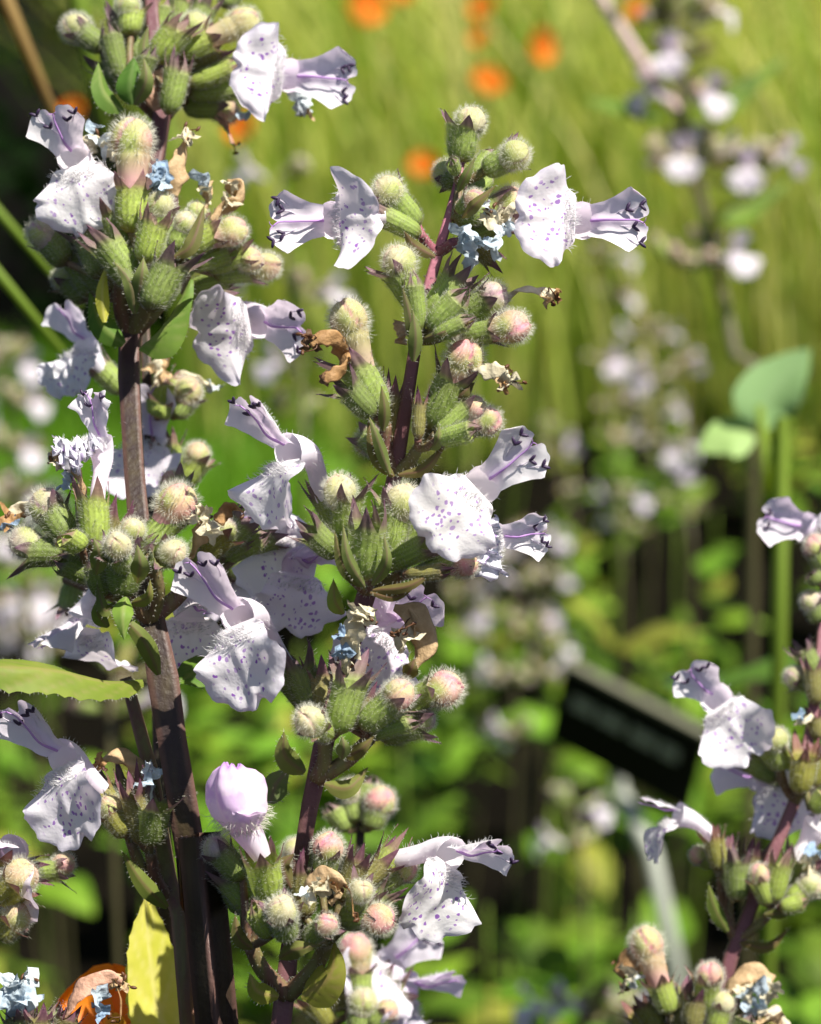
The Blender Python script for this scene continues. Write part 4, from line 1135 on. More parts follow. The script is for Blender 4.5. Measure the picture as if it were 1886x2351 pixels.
bract(B, [(318, 800, -10), (375, 745, -8), (440, 640, -8)], 2.2, mat='leaf_green', fold=.75, n=(-.6, .5, .6), prof=OVATE, nv=24, nu=9, quilt=.05, wave=.1)
bract(B, [(285, 790, -10), (235, 745, -9), (205, 670, -9)], 1.3, mat='leaf_green', fold=.5, color=(.7, .8, .6))
bract(B, [(310, 720, -4), (300, 650, -2), (262, 600, -2)], .8)
bract(B, [(318, 690, -3), (326, 630, -1), (330, 590, -1)], .9)
bract(B, [(240, 740, -8), (235, 670, -7), (243, 610, -7)], .7, mat='leaf_yellow')
bract(B, [(400, 590, -4), (440, 560, -3), (470, 470, -3)], .8, color=(.9, .7, .8))
flower(B, (168, 362, -4), (-0.12, -0.2, 0.95), (-0.26, 0.96, 0.05), (250, 490, -6), (-.3, .9, .2), seed=12, elev=66, liplen=6.8, hoodlen=5.4, wide=1.0, hue=(0.92, 0.90, 0.92), cup=1.0)
wither(B, [(360, 470, -6), (362, 430, -5), (364, 405, -4)], [.5, .9, .5], 'deepblue', [((364, 408, -3), 1.3, 'deepblue'), ((355, 395, -3), .9, 'blue'), ((378, 418, -3), .8, 'blue')], 0, 16)
wither(B, [(395, 450, -7), (405, 400, -6), (420, 345, -6), (432, 310, -6)], [.6, 1.1, .9, .7], 'tan', [((420, 315, -5), .9, 'cream'), ((440, 318, -6), .7, 'cream')], 4, 17)
wither(B, [(470, 500, -9), (478, 450, -9), (470, 420, -9)], [.4, .6, .7], 'tan', [((462, 417, -8), 1.2, 'blue'), ((475, 440, -8), .9, 'cream')], 0, 18)
wither(B, [(490, 510, -9), (510, 480, -9), (545, 465, -9), (552, 440, -9), (520, 420, -9)], [.4, .6, 1.1, 1.2, .6], 'tan', [((525, 465, -8), .9, 'cream'), ((530, 425, -8), .8, 'cream')], 0, 19)
wither(B, [(195, 360, -8), (205, 330, -7), (235, 320, -7)], [.6, 1.1, .9], 'cream', [((235, 325, -6), 1.3, 'pale'), ((255, 340, -6), 1.2, 'cream'), ((215, 300, -7), 1.0, 'blue')], 3, 20)
flower(B, (592, 742, -13), (0.05, -0.35, 0.93), (0.93, 0.12, 0.1), (500, 690, -20), seed=13, elev=55, wide=1.08, liplen=5.8, hoodlen=5.6, hue=(0.80, 0.72, 0.86), cup=1.8)
# third cluster
ZD = -6
whorl(B, (345, 1420, -5), [(290, 1350, ZD + 6), (205, 1300, ZD + 4), (345, 1290, ZD + 6), (440, 1330, ZD)], [
    ('f', 216, 1262, 224, 1160, ZD + 6, ZD + 6, dict(w=78, tint='y')),
    ('b', 160, 1240, 118, 1182, ZD + 4, ZD + 4, dict(w=84, ball=98, blush='mauve', tint='d')),
    ('b', 150, 1275, 78, 1252, ZD + 3, ZD + 3, dict(w=80, ball=90, blush='mauve', tint='d')),
    ('y', 190, 1262, 160, 1225, ZD + 7, ZD + 8, dict(w=64, tint='y')),
    ('b', 288, 1312, 272, 1262, ZD + 9, ZD + 12, dict(w=60, ball=76, blush='cream')),
    ('o', 282, 1372, 288, 1272, ZD + 8, ZD + 9, dict(w=92, tint='d')),
    ('b', 330, 1265, 388, 1178, ZD + 5, ZD + 6, dict(w=78, ball=112, blush='rose')),
    ('b', 352, 1290, 388, 1272, ZD + 7, ZD + 9, dict(w=60, ball=72, blush='cream')),
    ('o', 492, 1272, 552, 1208, ZD - 3, ZD - 3, dict(w=70)),
    ('b', 470, 1280, 505, 1230, ZD - 2, ZD - 2, dict(w=64, ball=76, blush='mauve', tint='w')),
    ('o', 200, 1265, 190, 1168, ZD + 3, ZD + 3, dict(w=52, tint='p')),
    ('o', 250, 1300, 262, 1200, ZD + 1, ZD + 1, dict(w=66, tint='p')),
    ('y', 220, 1330, 150, 1290, ZD + 4, ZD + 5, dict(w=62, tint='d')),
    ('b', 300, 1290, 305, 1232, ZD + 6, ZD + 7, dict(w=60, ball=66, blush='cream')),
    ('y', 240, 1370, 210, 1300, ZD + 7, ZD + 8, dict(w=60, tint='d')),
    ('b', 420, 1160, 400, 1120, ZD - 3, ZD - 4, dict(w=60, ball=66, blush='rose', ped=0)),
    ('o', 440, 1300, 480, 1220, ZD - 6, ZD - 6, dict(w=66)),
    ('f', 480, 1290, 560, 1260, ZD - 6, ZD - 6, dict(w=60)),
    ('y', 520, 1270, 600, 1250, ZD - 6, ZD - 6, dict(w=56)),
    ('o', 560, 1260, 620, 1230, ZD - 8, ZD - 8, dict(w=60)),
], 2.3)
bract(B, [(290, 1370, 4), (282, 1410, 6), (285, 1470, 6)], 1.0, mat='leaf_green', fold=.5)
bract(B, [(265, 1385, 2), (240, 1400, 3), (222, 1340, 3)], .6, color=(.7, .7, .6))
bract(B, [(300, 1385, 3), (340, 1370, 5), (345, 1330, 5)], .6, color=(.9, .8, .6))
bract(B, [(220, 1320, 5), (228, 1270, 7), (215, 1235, 7)], .9)
bract(B, [(315, 1340, 6), (322, 1295, 8), (315, 1250, 8)], .9)
bract(B, [(250, 1440, 0), (225, 1410, 1), (226, 1370, 1)], .7, color=(.8, .9, .6))
flower(B, (222, 1010, 0), (-0.35, 0.75, 0.5), (0.45, 0.65, -0.6), (224, 1155, 0), (0, 1, 0), seed=14, elev=30, size=.82, crumple=1.3, hue=(0.86, 0.82, 0.90), blue=(0.72, 0.74, 0.95), liplen=5.8, wide=.9)
wither(B, [(185, 1170, -2), (188, 1120, -1), (160, 1060, 0), (125, 1055, 0)], [.4, .8, 1.2, .6], 'tan', [((135, 1060, 0), .9, 'cream'), ((150, 1105, 0), 1.0, 'blue'), ((120, 1050, 0), .6, 'tan')], 4, 21)
wither(B, [(100, 1170, -4), (60, 1160, -4), (20, 1190, -4)], [.5, .7, .8], 'cream', [((25, 1185, -3), 1.2, 'brown'), ((25, 1205, -3), .9, 'deepblue')], 5, 22)
wither(B, [(440, 1280, -2), (455, 1235, 0), (475, 1205, 1)], [.5, .8, .9], 'tan', [((480, 1200, 2), 1.2, 'cream'), ((455, 1180, 2), 1.0, 'cream'), ((488, 1222, 2), .9, 'cream')], 3, 23)
wither(B, [(500, 1200, -4), (530, 1165, -4), (560, 1175, -4)], [.5, .8, .3], 'brown', [], 2, 24)
flower(B, (440, 1400, -12), (0.3, -0.4, 0.8), (0.1, 0.9, 0.2), (470, 1330, -12), seed=15, elev=30, hue=(0.88, 0.78, 0.84), anthers=0, liplen=6)
flower(B, (190, 1430, -16), (-0.4, -0.85, 0.3), (-0.5, 0.5, 0.5), (235, 1330, -14), seed=16, elev=40, hue=(0.88, 0.86, 0.90), anthers=0, liplen=6.5)
# joint with the big olive leaf
bract(B, [(330, 1565, -2), (240, 1562, 3), (120, 1535, 6), (-30, 1530, 8), (-150, 1560, 8)], 2.2, mat='leaf_olive', color=(.72, .92, .8), fold=.6, n=(0.05, .75, .6), prof=[(0, .1), (.12, .5), (.4, 1), (.7, .85), (1, .02)], crenate=13, cdepth=.16, quilt=.07, wave=.12, nv=60, nu=13, name='leaf', hairs=140)
bract(B, [(410, 1565, -6), (470, 1530, -8), (540, 1540, -10), (600, 1500, -14)], 2.4, mat='leaf_green', fold=.35, n=(0, .7, .6), prof=OVATE, crenate=9, cdepth=.14, quilt=.06, nv=40, nu=11, name='leaf', color=(.7, .8, .6))
bract(B, [(365, 1550, 1), (330, 1470, 2), (262, 1400, 2)], .9, color=(.7, .7, .5))
# tall leaf lit through, behind the stem foot
bract(B, [(500, 2480, -8), (440, 2470, -12), (372, 2340, -16), (345, 2190, -17), (335, 2050, -18)], 3.6, mat='leaf_yellow', fold=.1, n=(.45, .5, .75), prof=[(0, .1), (.2, .8), (.42, 1), (.65, .85), (.85, .5), (1, .04)], crenate=17, cdepth=.13, quilt=.05, nv=70, nu=13, name='leaf', hairs=120, cup=.12)
bract(B, [(505, 2420, -4), (520, 2280, -6), (512, 2140, -7)], 1.0, mat='leaf_yellow', fold=.3, n=(.3, .1, .9), crenate=9, name='leaf', color=(.8, .75, .8))

def ZSHIFT(py): return 0.0
# ------------------------------------------------------------------ C: thin side stem behind the stout one
fc = P(430, 2351, -8); fc = Vector((fc.x + 0.02, fc.y + 0.04, 0))
C_ = spike_root('catmint_spike', fc, 'thin catmint stem pressed against the stout dark stem, with a spotted shaded flower')
stem_to_ground(C_, [(290, 1560, -12), (310, 1640, -11), (345, 1760, -9), (368, 1900, -8), (392, 2065, -8), (412, 2200, -8), (432, 2351, -8)], [1.6, 1.9, 2.0, 2.0, 2.6, 2.0, 2.1], fc, mat='pedicel', n=70, hairs=300)
whorl(C_, (390, 2070, -7), [(345, 1955, -4), (300, 1930, -4)], [
    ('o', 345, 1942, 352, 1850, -3, -2, dict(w=80, tint='d')),
    ('o', 325, 1940, 305, 1830, -3, -2, dict(w=58, tint='p')),
    ('o', 318, 1920, 330, 1810, -6, -6, dict(w=56, tint='p')),
    ('b', 295, 1920, 262, 1870, -3, -3, dict(w=66, ball=70, blush='orange', tint='w')),
    ('f', 285, 1900, 235, 1822, -4, -4, dict(w=60, tint='w')),
    ('o', 300, 1900, 270, 1800, -7, -7, dict(w=60, tint='d')),
], 1.7)
bract(C_, [(385, 2085, -4), (330, 2030, -3), (280, 1955, -3)], .9, color=(.8, .8, .5))
wither(C_, [(320, 1830, -5), (310, 1760, -6), (265, 1735, -6), (215, 1760, -6)], [.4, .8, .8, .5], 'tan', [((225, 1755, -5), .8, 'brown')], 3, 25)
wither(C_, [(350, 1850, -3), (345, 1800, -3), (335, 1770, -3)], [.4, .5, .4], 'pale', [((335, 1790, -2), 1.1, 'blue'), ((350, 1770, -2), .9, 'pale')], 0, 26)
flower(C_, (138, 1740, -2), (-0.52, -0.12, 0.84), (-0.45, 0.88, 0.0), (235, 1815, -4), (-.6, .6, .3), seed=17, elev=64, liplen=7.8, hoodlen=6.4, wide=.95, hue=(0.72, 0.64, 0.84), cup=1.3)

# ------------------------------------------------------------------ E: spike cut off by the edge, near the bottom left
fe = P(-60, 2351, -6); fe = Vector((fe.x - 0.01, fe.y + 0.03, 0))
E = spike_root('catmint_spike', fe, 'catmint spike whose stem runs out of the picture, below the shaded flower')
stem_to_ground(E, [(-60, 1700, -6), (-62, 1950, -6), (-55, 2150, -6), (-60, 2351, -6)], [1.8, 2.2, 2.4, 2.6], fe, mat='stem_dark', n=50)
whorl(E, (-55, 2150, -6), [(-20, 2090, -4)], [
    ('b', -10, 2070, 30, 2030, -3, -3, dict(w=84, ball=100, blush='orange', tint='w')),
    ('b', -10, 2150, 20, 2120, -3, -3, dict(w=80, ball=90, blush='orange', tint='w')),
    ('f', -40, 2060, 10, 1985, -5, -5, dict(w=70, tint='w')),
    ('o', 0, 2010, 75, 1990, -7, -7, dict(w=60, tint='p')),
    ('b', 60, 2010, 130, 1990, -8, -8, dict(w=56, ball=64, blush='pink', ped=0)),
], 1.9)
flower(E, (22, 1960, -4), (-0.6, -0.25, 0.75), (-0.3, 0.9, 0.2), (6, 2000, -5), seed=18, elev=40, hue=(0.80, 0.62, 0.80), liplen=6)
ff = P(60, 2500, -3); ff = Vector((ff.x - .01, ff.y + .03, 0))
F = spike_root('catmint_spike', ff, 'low catmint spike tip with faded blue flower in front of orange petals')
stem_to_ground(F, [(90, 2420, -3), (75, 2500, -3), (60, 2600, -3)], [1.6, 1.9, 2.2], ff, n=30)
whorl(F, (85, 2450, -3), [(60, 2420, -1), (130, 2420, -1)], [
    ('o', 85, 2410, 88, 2345, 0, 0, dict(w=60, tint='p')),
    ('o', 100, 2420, 108, 2350, -2, -2, dict(w=56, tint='p')),
    ('o', 60, 2420, 62, 2345, -2, -2, dict(w=60, tint='d')),
    ('f', 40, 2420, 40, 2350, -3, -3, dict(w=66)),
    ('f', 130, 2400, 150, 2340, -2, -2, dict(w=60, tint='p')),
    ('y', 110, 2410, 130, 2330, -4, -4, dict(w=50)),
], 1.5)
wither(F, [(40, 2350, -3), (50, 2300, -2), (55, 2250, -2)], [.8, 1.2, 1.2], 'pale', [((50, 2290, -1), 1.5, 'blue'), ((25, 2300, -1), 1.4, 'blue'), ((62, 2250, -2), 1.2, 'pale'), ((20, 2265, -2), 1.2, 'pale')], 4, 27)
wither(F, [(150, 2340, -2), (175, 2290, -2), (215, 2252, -2), (250, 2246, -2), (280, 2256, -2)], [.5, .9, .9, .7, .4], 'peach', [((228, 2295, -1), 1.1, 'blue'), ((232, 2320, -1), .8, 'deepblue'), ((275, 2258, -2), .8, 'tan')], 4, 28)
wither(F, [(270, 2270, -2), (278, 2300, -2), (276, 2345, -2)], [.1, .1, .06], 'brown', [], 2, 29)

# ------------------------------------------------------------------ G: spike behind the stout stem
fg = P(385, 2351, -38); fg = Vector((fg.x, fg.y + 0.04, 0))
G = spike_root('catmint_spike', fg, 'soft catmint spike half hidden behind the stout dark stem, its flowers showing at both sides')
stem_to_ground(G, [(330, 690, -38), (340, 900, -38), (352, 1200, -38), (365, 1500, -38), (385, 2351, -38)], [1.2, 1.6, 1.9, 2.1, 2.5], fg, n=50)
whorl(G, (342, 960, -38), [(380, 940, -37), (290, 930, -37)], [
    ('f', 385, 935, 410, 880, -37, -37, dict(w=60, tint='y')),
    ('b', 400, 960, 425, 915, -36, -36, dict(w=60, ball=76, blush='orange')),
    ('y', 370, 950, 365, 890, -36, -36, dict(w=60, tint='y')),
    ('f', 285, 900, 235, 850, -38, -38, dict(w=58)),
    ('o', 360, 960, 372, 930, -34, -34, dict(w=66, tint='y')),
], 1.4)
flower(G, (190, 790, -37), (-0.5, 0.3, 0.7), (-0.2, 0.9, 0.1), (235, 850, -38), seed=19, elev=35, hue=(0.74, 0.76, 0.90), anthers=0, crumple=.5, size=.9)
wither(G, [(410, 880, -37), (440, 870, -37), (490, 885, -37)], [.9, .8, .5], 'cream', [((490, 887, -37), .8, 'pale')], 0, 30)
wither(G, [(365, 890, -36), (360, 850, -36), (350, 830, -36)], [.9, 1.2, 1.0], 'cream', [((365, 845, -36), 1.3, 'tan')], 0, 31)
whorl(G, (352, 1180, -38), [(420, 1130, -37)], [
    ('b', 420, 1120, 445, 1060, -37, -37, dict(w=60, ball=70, blush='orange', tint='y')),
    ('o', 400, 1110, 385, 1030, -37, -37, dict(w=66, tint='y')),
    ('f', 385, 1130, 345, 1060, -36, -36, dict(w=60, tint='y')),
], 1.5)
flower(G, (345, 1010, -36), (-.1, .6, .7), (.2, .9, -.4), (345, 1060, -36), seed=20, elev=40, hue=(0.74, 0.62, 0.86), anthers=0)
whorl(G, (360, 1400, -38), [(520, 1330, -40), (150, 1330, -40)], [
    ('o', 520, 1320, 580, 1270, -40, -40, dict(w=66)),
    ('f', 170, 1330, 160, 1390, -42, -42, dict(w=60)),
    ('b', 540, 1330, 600, 1320, -40, -40, dict(w=60, ball=72, blush='mauve')),
], 1.4)
flower(G, (540, 1300, -42), (.4, -.2, .8), (.2, .9, 0), (590, 1275, -40), seed=21, elev=30, hue=(0.72, 0.5, 0.80), anthers=0, size=.8)

# ------------------------------------------------------------------ H: spike low down behind the sharp one
fh = P(820, 2351, -45); fh = Vector((fh.x, fh.y + .05, 0))
H_ = spike_root('catmint_spike', fh, 'soft catmint spike low behind the sharp one, with rosy buds and lilac flowers')
stem_to_ground(H_, [(835, 1790, -45), (825, 1900, -45), (818, 2050, -45), (815, 2200, -45), (820, 2351, -45)], [1.0, 1.5, 1.7, 1.9, 2.1], fh, n=40)
whorl(H_, (828, 1900, -45), [], [
    ('b', 850, 1905, 866, 1860, -44, -44, dict(w=62, ball=84, blush='rose')),
    ('b', 820, 1890, 808, 1835, -45, -45, dict(w=66, ball=70, blush='mauve')),
    ('y', 835, 1850, 842, 1800, -45, -45, dict(w=56)),
    ('B', 640, 2030, 660, 1985, -43, -43, dict(w=50, ball=66, blush='mauve', ped=0)),
    ('y', 800, 1910, 770, 1860, -45, -45, dict(w=56)),
], 1.2)
whorl(H_, (815, 2290, -45), [(850, 2270, -43)], [
    ('B', 830, 2290, 824, 2235, -42, -42, dict(w=66, ball=92, blush='rose')),
    ('f', 850, 2290, 890, 2240, -44, -44, dict(w=60)),
    ('f', 860, 2310, 930, 2290, -44, -44, dict(w=60)),
    ('o', 790, 2320, 770, 2270, -43, -43, dict(w=66, tint='p')),
    ('b', 820, 2370, 830, 2320, -40, -40, dict(w=60, ball=76, blush='cream')),
    ('o', 760, 2360, 720, 2300, -43, -43, dict(w=66, tint='w')),
    ('b', 850, 2360, 880, 2330, -40, -40, dict(w=56, ball=60, blush='pink')),
    ('y', 870, 2150, 890, 2110, -45, -45, dict(w=50, tint='y', ped=0)),
], 1.5)
flower(H_, (900, 2210, -44), (.3, .2, .9), (.7, .7, 0), (888, 2245, -44), seed=22, elev=62, hue=(0.74, 0.68, 0.86), liplen=5.5)
flower(H_, (945, 2270, -44), (.7, -.3, .6), (.5, .6, 0), (930, 2290, -44), seed=23, elev=40, hue=(0.66, 0.52, 0.84), anthers=0)

# ------------------------------------------------------------------ R: spike at the right, a little soft
fr = P(1640, 2351, -42); fr = Vector((fr.x - .01, fr.y + .05, 0))
Rr = spike_root('catmint_spike', fr, 'soft catmint spike leaning away from the black plant label, with a round spotted flower')
stem_to_ground(Rr, [(1905, 1120, -50), (1898, 1300, -48), (1886, 1480, -46), (1868, 1640, -44), (1848, 1750, -43), (1815, 1870, -42), (1765, 1990, -42), (1715, 2090, -42), (1690, 2160, -42), (1664, 2250, -42), (1640, 2351, -42)],
               [1.1, 1.3, 1.5, 1.6, 1.7, 1.7, 1.8, 1.8, 2.3, 1.9, 2.0], fr, mat='stem_dark', n=80, hairs=500, pink=[.45] * 6 + [.3] * 7)
whorl(Rr, (1896, 1330, -48), [], [
    ('b', 1900, 1310, 1880, 1270, -46, -46, dict(w=56, ball=66, blush='pink')),
    ('f', 1905, 1300, 1895, 1240, -50, -50, dict(w=50)),
    ('y', 1885, 1340, 1868, 1320, -44, -44, dict(w=44, tint='d')),
    ('b', 1885, 1430, 1868, 1395, -45, -45, dict(w=52, ball=60, blush='mauve', tint='d', ped=0)),
    ('o', 1880, 1560, 1850, 1500, -45, -45, dict(w=56, tint='d', ped=0)),
    ('b', 1880, 1580, 1840, 1560, -45, -45, dict(w=52, ball=60, blush='mauve', tint='d', ped=0)),
    ('o', 1876, 1620, 1868, 1540, -43, -43, dict(w=50, tint='p', ped=0)),
], 1.2)
flower(Rr, (1852, 1212, -50), (-.12, -.12, .95), (-.93, .35, 0), (1895, 1235, -50), seed=24, elev=60, hue=(.78, .68, .86), size=.95, liplen=6.4, hoodlen=6.0, anthers=2)
whorl(Rr, (1828, 1840, -42), [(1795, 1780, -41), (1845, 1800, -40)], [
    ('b', 1796, 1768, 1786, 1712, -40, -39, dict(w=60, ball=66, blush='green', tint='y')),
    ('y', 1788, 1770, 1752, 1718, -41, -41, dict(w=40, tint='y')),
    ('o', 1836, 1822, 1848, 1745, -39, -38, dict(w=64, tint='w')),
    ('o', 1868, 1810, 1880, 1740, -41, -41, dict(w=56, tint='w')),
    ('f', 1785, 1790, 1720, 1750, -42, -42, dict(w=52, tint='d')),
    ('f', 1860, 1830, 1890, 1770, -43, -43, dict(w=52)),
    ('y', 1860, 1860, 1892, 1835, -40, -40, dict(w=50, tint='y')),
    ('f', 1800, 1800, 1770, 1770, -46, -46, dict(w=50, tint='d')),
    ('o', 1878, 1700, 1880, 1650, -43, -43, dict(w=44, tint='p', ped=0)),
], 1.4)
flower(Rr, (1645, 1606, -38), (-.12, -.2, .95), (-.58, .8, .05), (1720, 1745, -42), (-.5, .8, .2), seed=25, elev=64, hue=(.84, .82, .90), size=1.0, liplen=6.6, hoodlen=5.4, cup=2.4, wide=.92)
flower(Rr, (1745, 1790, -47), (-.2, -.3, .9), (-.75, .6, 0), (1770, 1770, -46), seed=26, elev=60, hue=(.66, .60, .84), size=1.0, liplen=6.0, anthers=0)
wither(Rr, [(1868, 1640, -42), (1845, 1660, -41), (1830, 1650, -41)], [.3, .3, .4], 'cream', [((1838, 1645, -40), .7, 'deepblue'), ((1832, 1660, -40), .5, 'cream')], 1, 32)
whorl(Rr, (1690, 2162, -42), [(1655, 2010, -40), (1790, 2070, -40), (1680, 2020, -42)], [
    ('f', 1655, 2000, 1640, 1930, -40, -40, dict(w=50, tint='w')),
    ('o', 1690, 2070, 1698, 1985, -39, -39, dict(w=62, tint='d')),
    ('o', 1712, 2060, 1730, 1970, -44, -44, dict(w=56, tint='p')),
    ('b', 1765, 2080, 1752, 2025, -38, -38, dict(w=50, ball=64, blush='pink', tint='y')),
    ('o', 1776, 2075, 1788, 1990, -38, -38, dict(w=56, tint='y')),
    ('b', 1810, 2075, 1850, 2042, -39, -39, dict(w=56, ball=66, blush='cream', tint='y')),
    ('b', 1640, 1985, 1615, 1970, -42, -42, dict(w=44, ball=50, blush='orange')),
    ('y', 1790, 2085, 1840, 2075, -37, -37, dict(w=44, tint='y')),
    ('f', 1800, 2060, 1830, 1980, -42, -42, dict(w=54)),
    ('o', 1815, 2050, 1870, 2000, -42, -42, dict(w=50, tint='p')),
    ('b', 1840, 2050, 1880, 2010, -43, -43, dict(w=52, ball=64, blush='pink')),
    ('o', 1665, 2010, 1665, 1950, -42, -42, dict(w=50, tint='p')),
], 1.4, 'pedicel')
bract(Rr, [(1672, 2140, -40), (1640, 2080, -39), (1628, 2030, -39)], .8, color=(.7, .8, .5))
bract(Rr, [(1700, 2165, -41), (1765, 2175, -41), (1815, 2130, -42)], .6, color=(.9, .6, .6))
bract(Rr, [(1755, 2100, -38), (1800, 2095, -37), (1850, 2070, -37)], .6, color=(.8, .7, .6))
flower(Rr, (1552, 1870, -40), (-.88, .25, .35), (.15, .95, 0), (1640, 1928, -40), (-.5, .8, .1), seed=27, elev=6, hue=(.86, .84, .90), size=.78, wide=.6, hoodlen=5.6, liplen=6.4, cup=2.4, anthers=2)
flower(Rr, (1885, 1890, -42), (.5, .75, .3), (-.4, .8, .2), (1828, 1975, -42), seed=28, elev=20, hue=(.88, .86, .88), size=1.0, anthers=2)
wither(Rr, [(1870, 1995, -41), (1855, 1975, -40), (1880, 1960, -40)], [.4, .8, .6], 'cream', [((1855, 1985, -39), 1.0, 'cream'), ((1875, 1955, -39), 1.0, 'deepblue')], 2, 33)
# lowest cluster
whorl(Rr, (1636, 2370, -42), [(1540, 2350, -38), (1640, 2345, -38), (1740, 2370, -40)], [
    ('N', 1540, 2330, 1516, 2262, -37, -37, dict(w=64, ball=92, blush='rose', tint='y')),
    ('b', 1620, 2330, 1628, 2256, -37, -36, dict(w=62, ball=72, blush='rose', tint='y')),
    ('o', 1560, 2370, 1572, 2285, -38, -38, dict(w=60, tint='p')),
    ('o', 1590, 2370, 1592, 2300, -36, -36, dict(w=56, tint='p')),
    ('o', 1515, 2370, 1490, 2310, -39, -39, dict(w=60, tint='w')),
    ('b', 1640, 2370, 1655, 2320, -36, -36, dict(w=56, ball=66, blush='cream', tint='y')),
    ('f', 1660, 2370, 1685, 2310, -38, -38, dict(w=56, tint='p')),
    ('y', 1690, 2390, 1710, 2340, -37, -37, dict(w=60)),
    ('y', 1740, 2400, 1770, 2345, -38, -38, dict(w=60, tint='w')),
    ('o', 1500, 2390, 1470, 2330, -41, -41, dict(w=60, tint='w')),
    ('y', 1545, 2340, 1535, 2270, -40, -40, dict(w=56, tint='y')),
], 1.8)
wither(Rr, [(1530, 2290, -38), (1500, 2215, -37), (1450, 2205, -37), (1420, 2240, -37)], [.5, 1.0, 1.3, .8], 'brown', [((1440, 2240, -36), 1.2, 'cream'), ((1460, 2250, -36), .8, 'pale'), ((1430, 2270, -36), .6, 'dark')], 3, 34)
wither(Rr, [(1655, 2320, -37), (1680, 2270, -37), (1725, 2235, -37), (1770, 2260, -37)], [.5, .9, 1.1, .9], 'tan', [((1735, 2280, -36), 1.5, 'blue'), ((1770, 2275, -36), 1.2, 'cream'), ((1730, 2310, -36), 1.2, 'blue'), ((1710, 2275, -36), 1.0, 'cream')], 3, 35)
wither(Rr, [(1740, 2330, -38), (1780, 2335, -38), (1800, 2370, -38)], [.7, 1.0, .8], 'cream', [((1770, 2345, -37), 1.2, 'tan')], 0, 36)
# ================================================================== garden behind
def depth(d): return -(d - D) * 1000.0          # millimetres offset for a distance d in metres
def inv_px(p):
    q = Vector(p) - CAM; d = q.dot(FW); k = WID / PX * d / D
    return 943 + q.x / k, 1175.5 - q.dot(UPV) / k, d
# ---- lawn
lw = mesh('lawn', [(-6, 2.45, 0), (-0.10, 2.45, 0), (-0.06, 3.5, 0), (-6, 3.5, 0)], [[0, 1, 2, 3]], 'turf', smooth=False)
lo = link('lawn', lw); lo.location = (0, 0, 0.004); lo['kind'] = 'structure'
def blades(n, fx, hmin, hmax, wmin, wmax, seg, rng, lean=0.25, tone=(0, 1), bias=(0, 0)):
    t = np.linspace(0, 1, seg)
    base = fx(n, rng)
    h = hmin + (hmax - hmin) * rng.random(n); wd = wmin + (wmax - wmin) * rng.random(n)
    az = rng.random(n) * 6.283; ln = lean * rng.random(n) * h
    dx = np.cos(az) * ln + bias[0] * h; dy = np.sin(az) * ln + bias[1] * h
    face = rng.random(n) * np.pi
    tn = tone[0] + (tone[1] - tone[0]) * rng.random(n)
    c = np.zeros((n, seg, 3))
    c[:, :, 0] = base[:, None, 0] + dx[:, None] * t ** 2
    c[:, :, 1] = base[:, None, 1] + dy[:, None] * t ** 2
    c[:, :, 2] = base[:, None, 2] + h[:, None] * (t - 0.10 * t ** 3)
    wv = (1 - t ** 2.2) * 0.95 + 0.05
    s = np.stack([np.cos(face), np.sin(face), np.zeros(n)], 1)
    L = c - s[:, None, :] * (wd[:, None] * wv)[..., None] * 0.5
    Rr_ = c + s[:, None, :] * (wd[:, None] * wv)[..., None] * 0.5
    v = np.stack([L, Rr_], 2).reshape(n, seg * 2, 3)
    tc = np.zeros((n, seg * 2, 3)); tc[:, :, 0] = tn[:, None]; tc[:, :, 2] = np.repeat(t, 2)[None]
    f0 = np.array([[2 * i, 2 * i + 1, 2 * i + 3, 2 * i + 2] for i in range(seg - 1)])
    f = (np.arange(n)[:, None, None] * seg * 2 + f0[None]).reshape(-1, 4)
    return v.reshape(-1, 3), f, tc.reshape(-1, 3)
rg = np.random.default_rng(5)
def lawn_area(n, r):
    y = 2.5 + 0.95 * r.random(n); x = -1.6 + (1.50 + 0.03 * (y - 1.8)) * r.random(n)
    return np.stack([x, y, np.full(n, .003)], 1)
v, f, tc = blades(26000, lawn_area, .025, .06, .0018, .0035, 3, rg, .8)
o = link('lawn_grass', mesh('lawn_grass', v, f, 'lawn_blade', tc)); o['kind'] = 'stuff'
o['label'] = 'short bright green lawn grass beyond the stems'; o['category'] = 'grass'
def meadow_area(n, r):
    y = 2.85 + 2.0 * r.random(n) ** 0.9
    x = -0.21 - 0.05 * (y - 2.35) + 1.85 * r.random(n)
    return np.stack([x, y, np.zeros(n)], 1)
v1, f1, t1 = blades(4600, meadow_area, .45, .95, .003, .0075, 9, rg, .60, (0, .80), (-.20, 0))
v2, f2, t2 = blades(1500, meadow_area, .60, 1.0, .003, .007, 9, rg, .5, (.7, 1.0), (-.18, 0))
o = link('meadow_grass', mesh('meadow_grass', np.vstack([v1, v2]), np.vstack([f1, f2 + len(v1)]), 'meadow_blade', np.vstack([t1, t2]))); o['kind'] = 'stuff'
o['label'] = 'tall yellow green meadow grass filling the background'; o['category'] = 'grass'

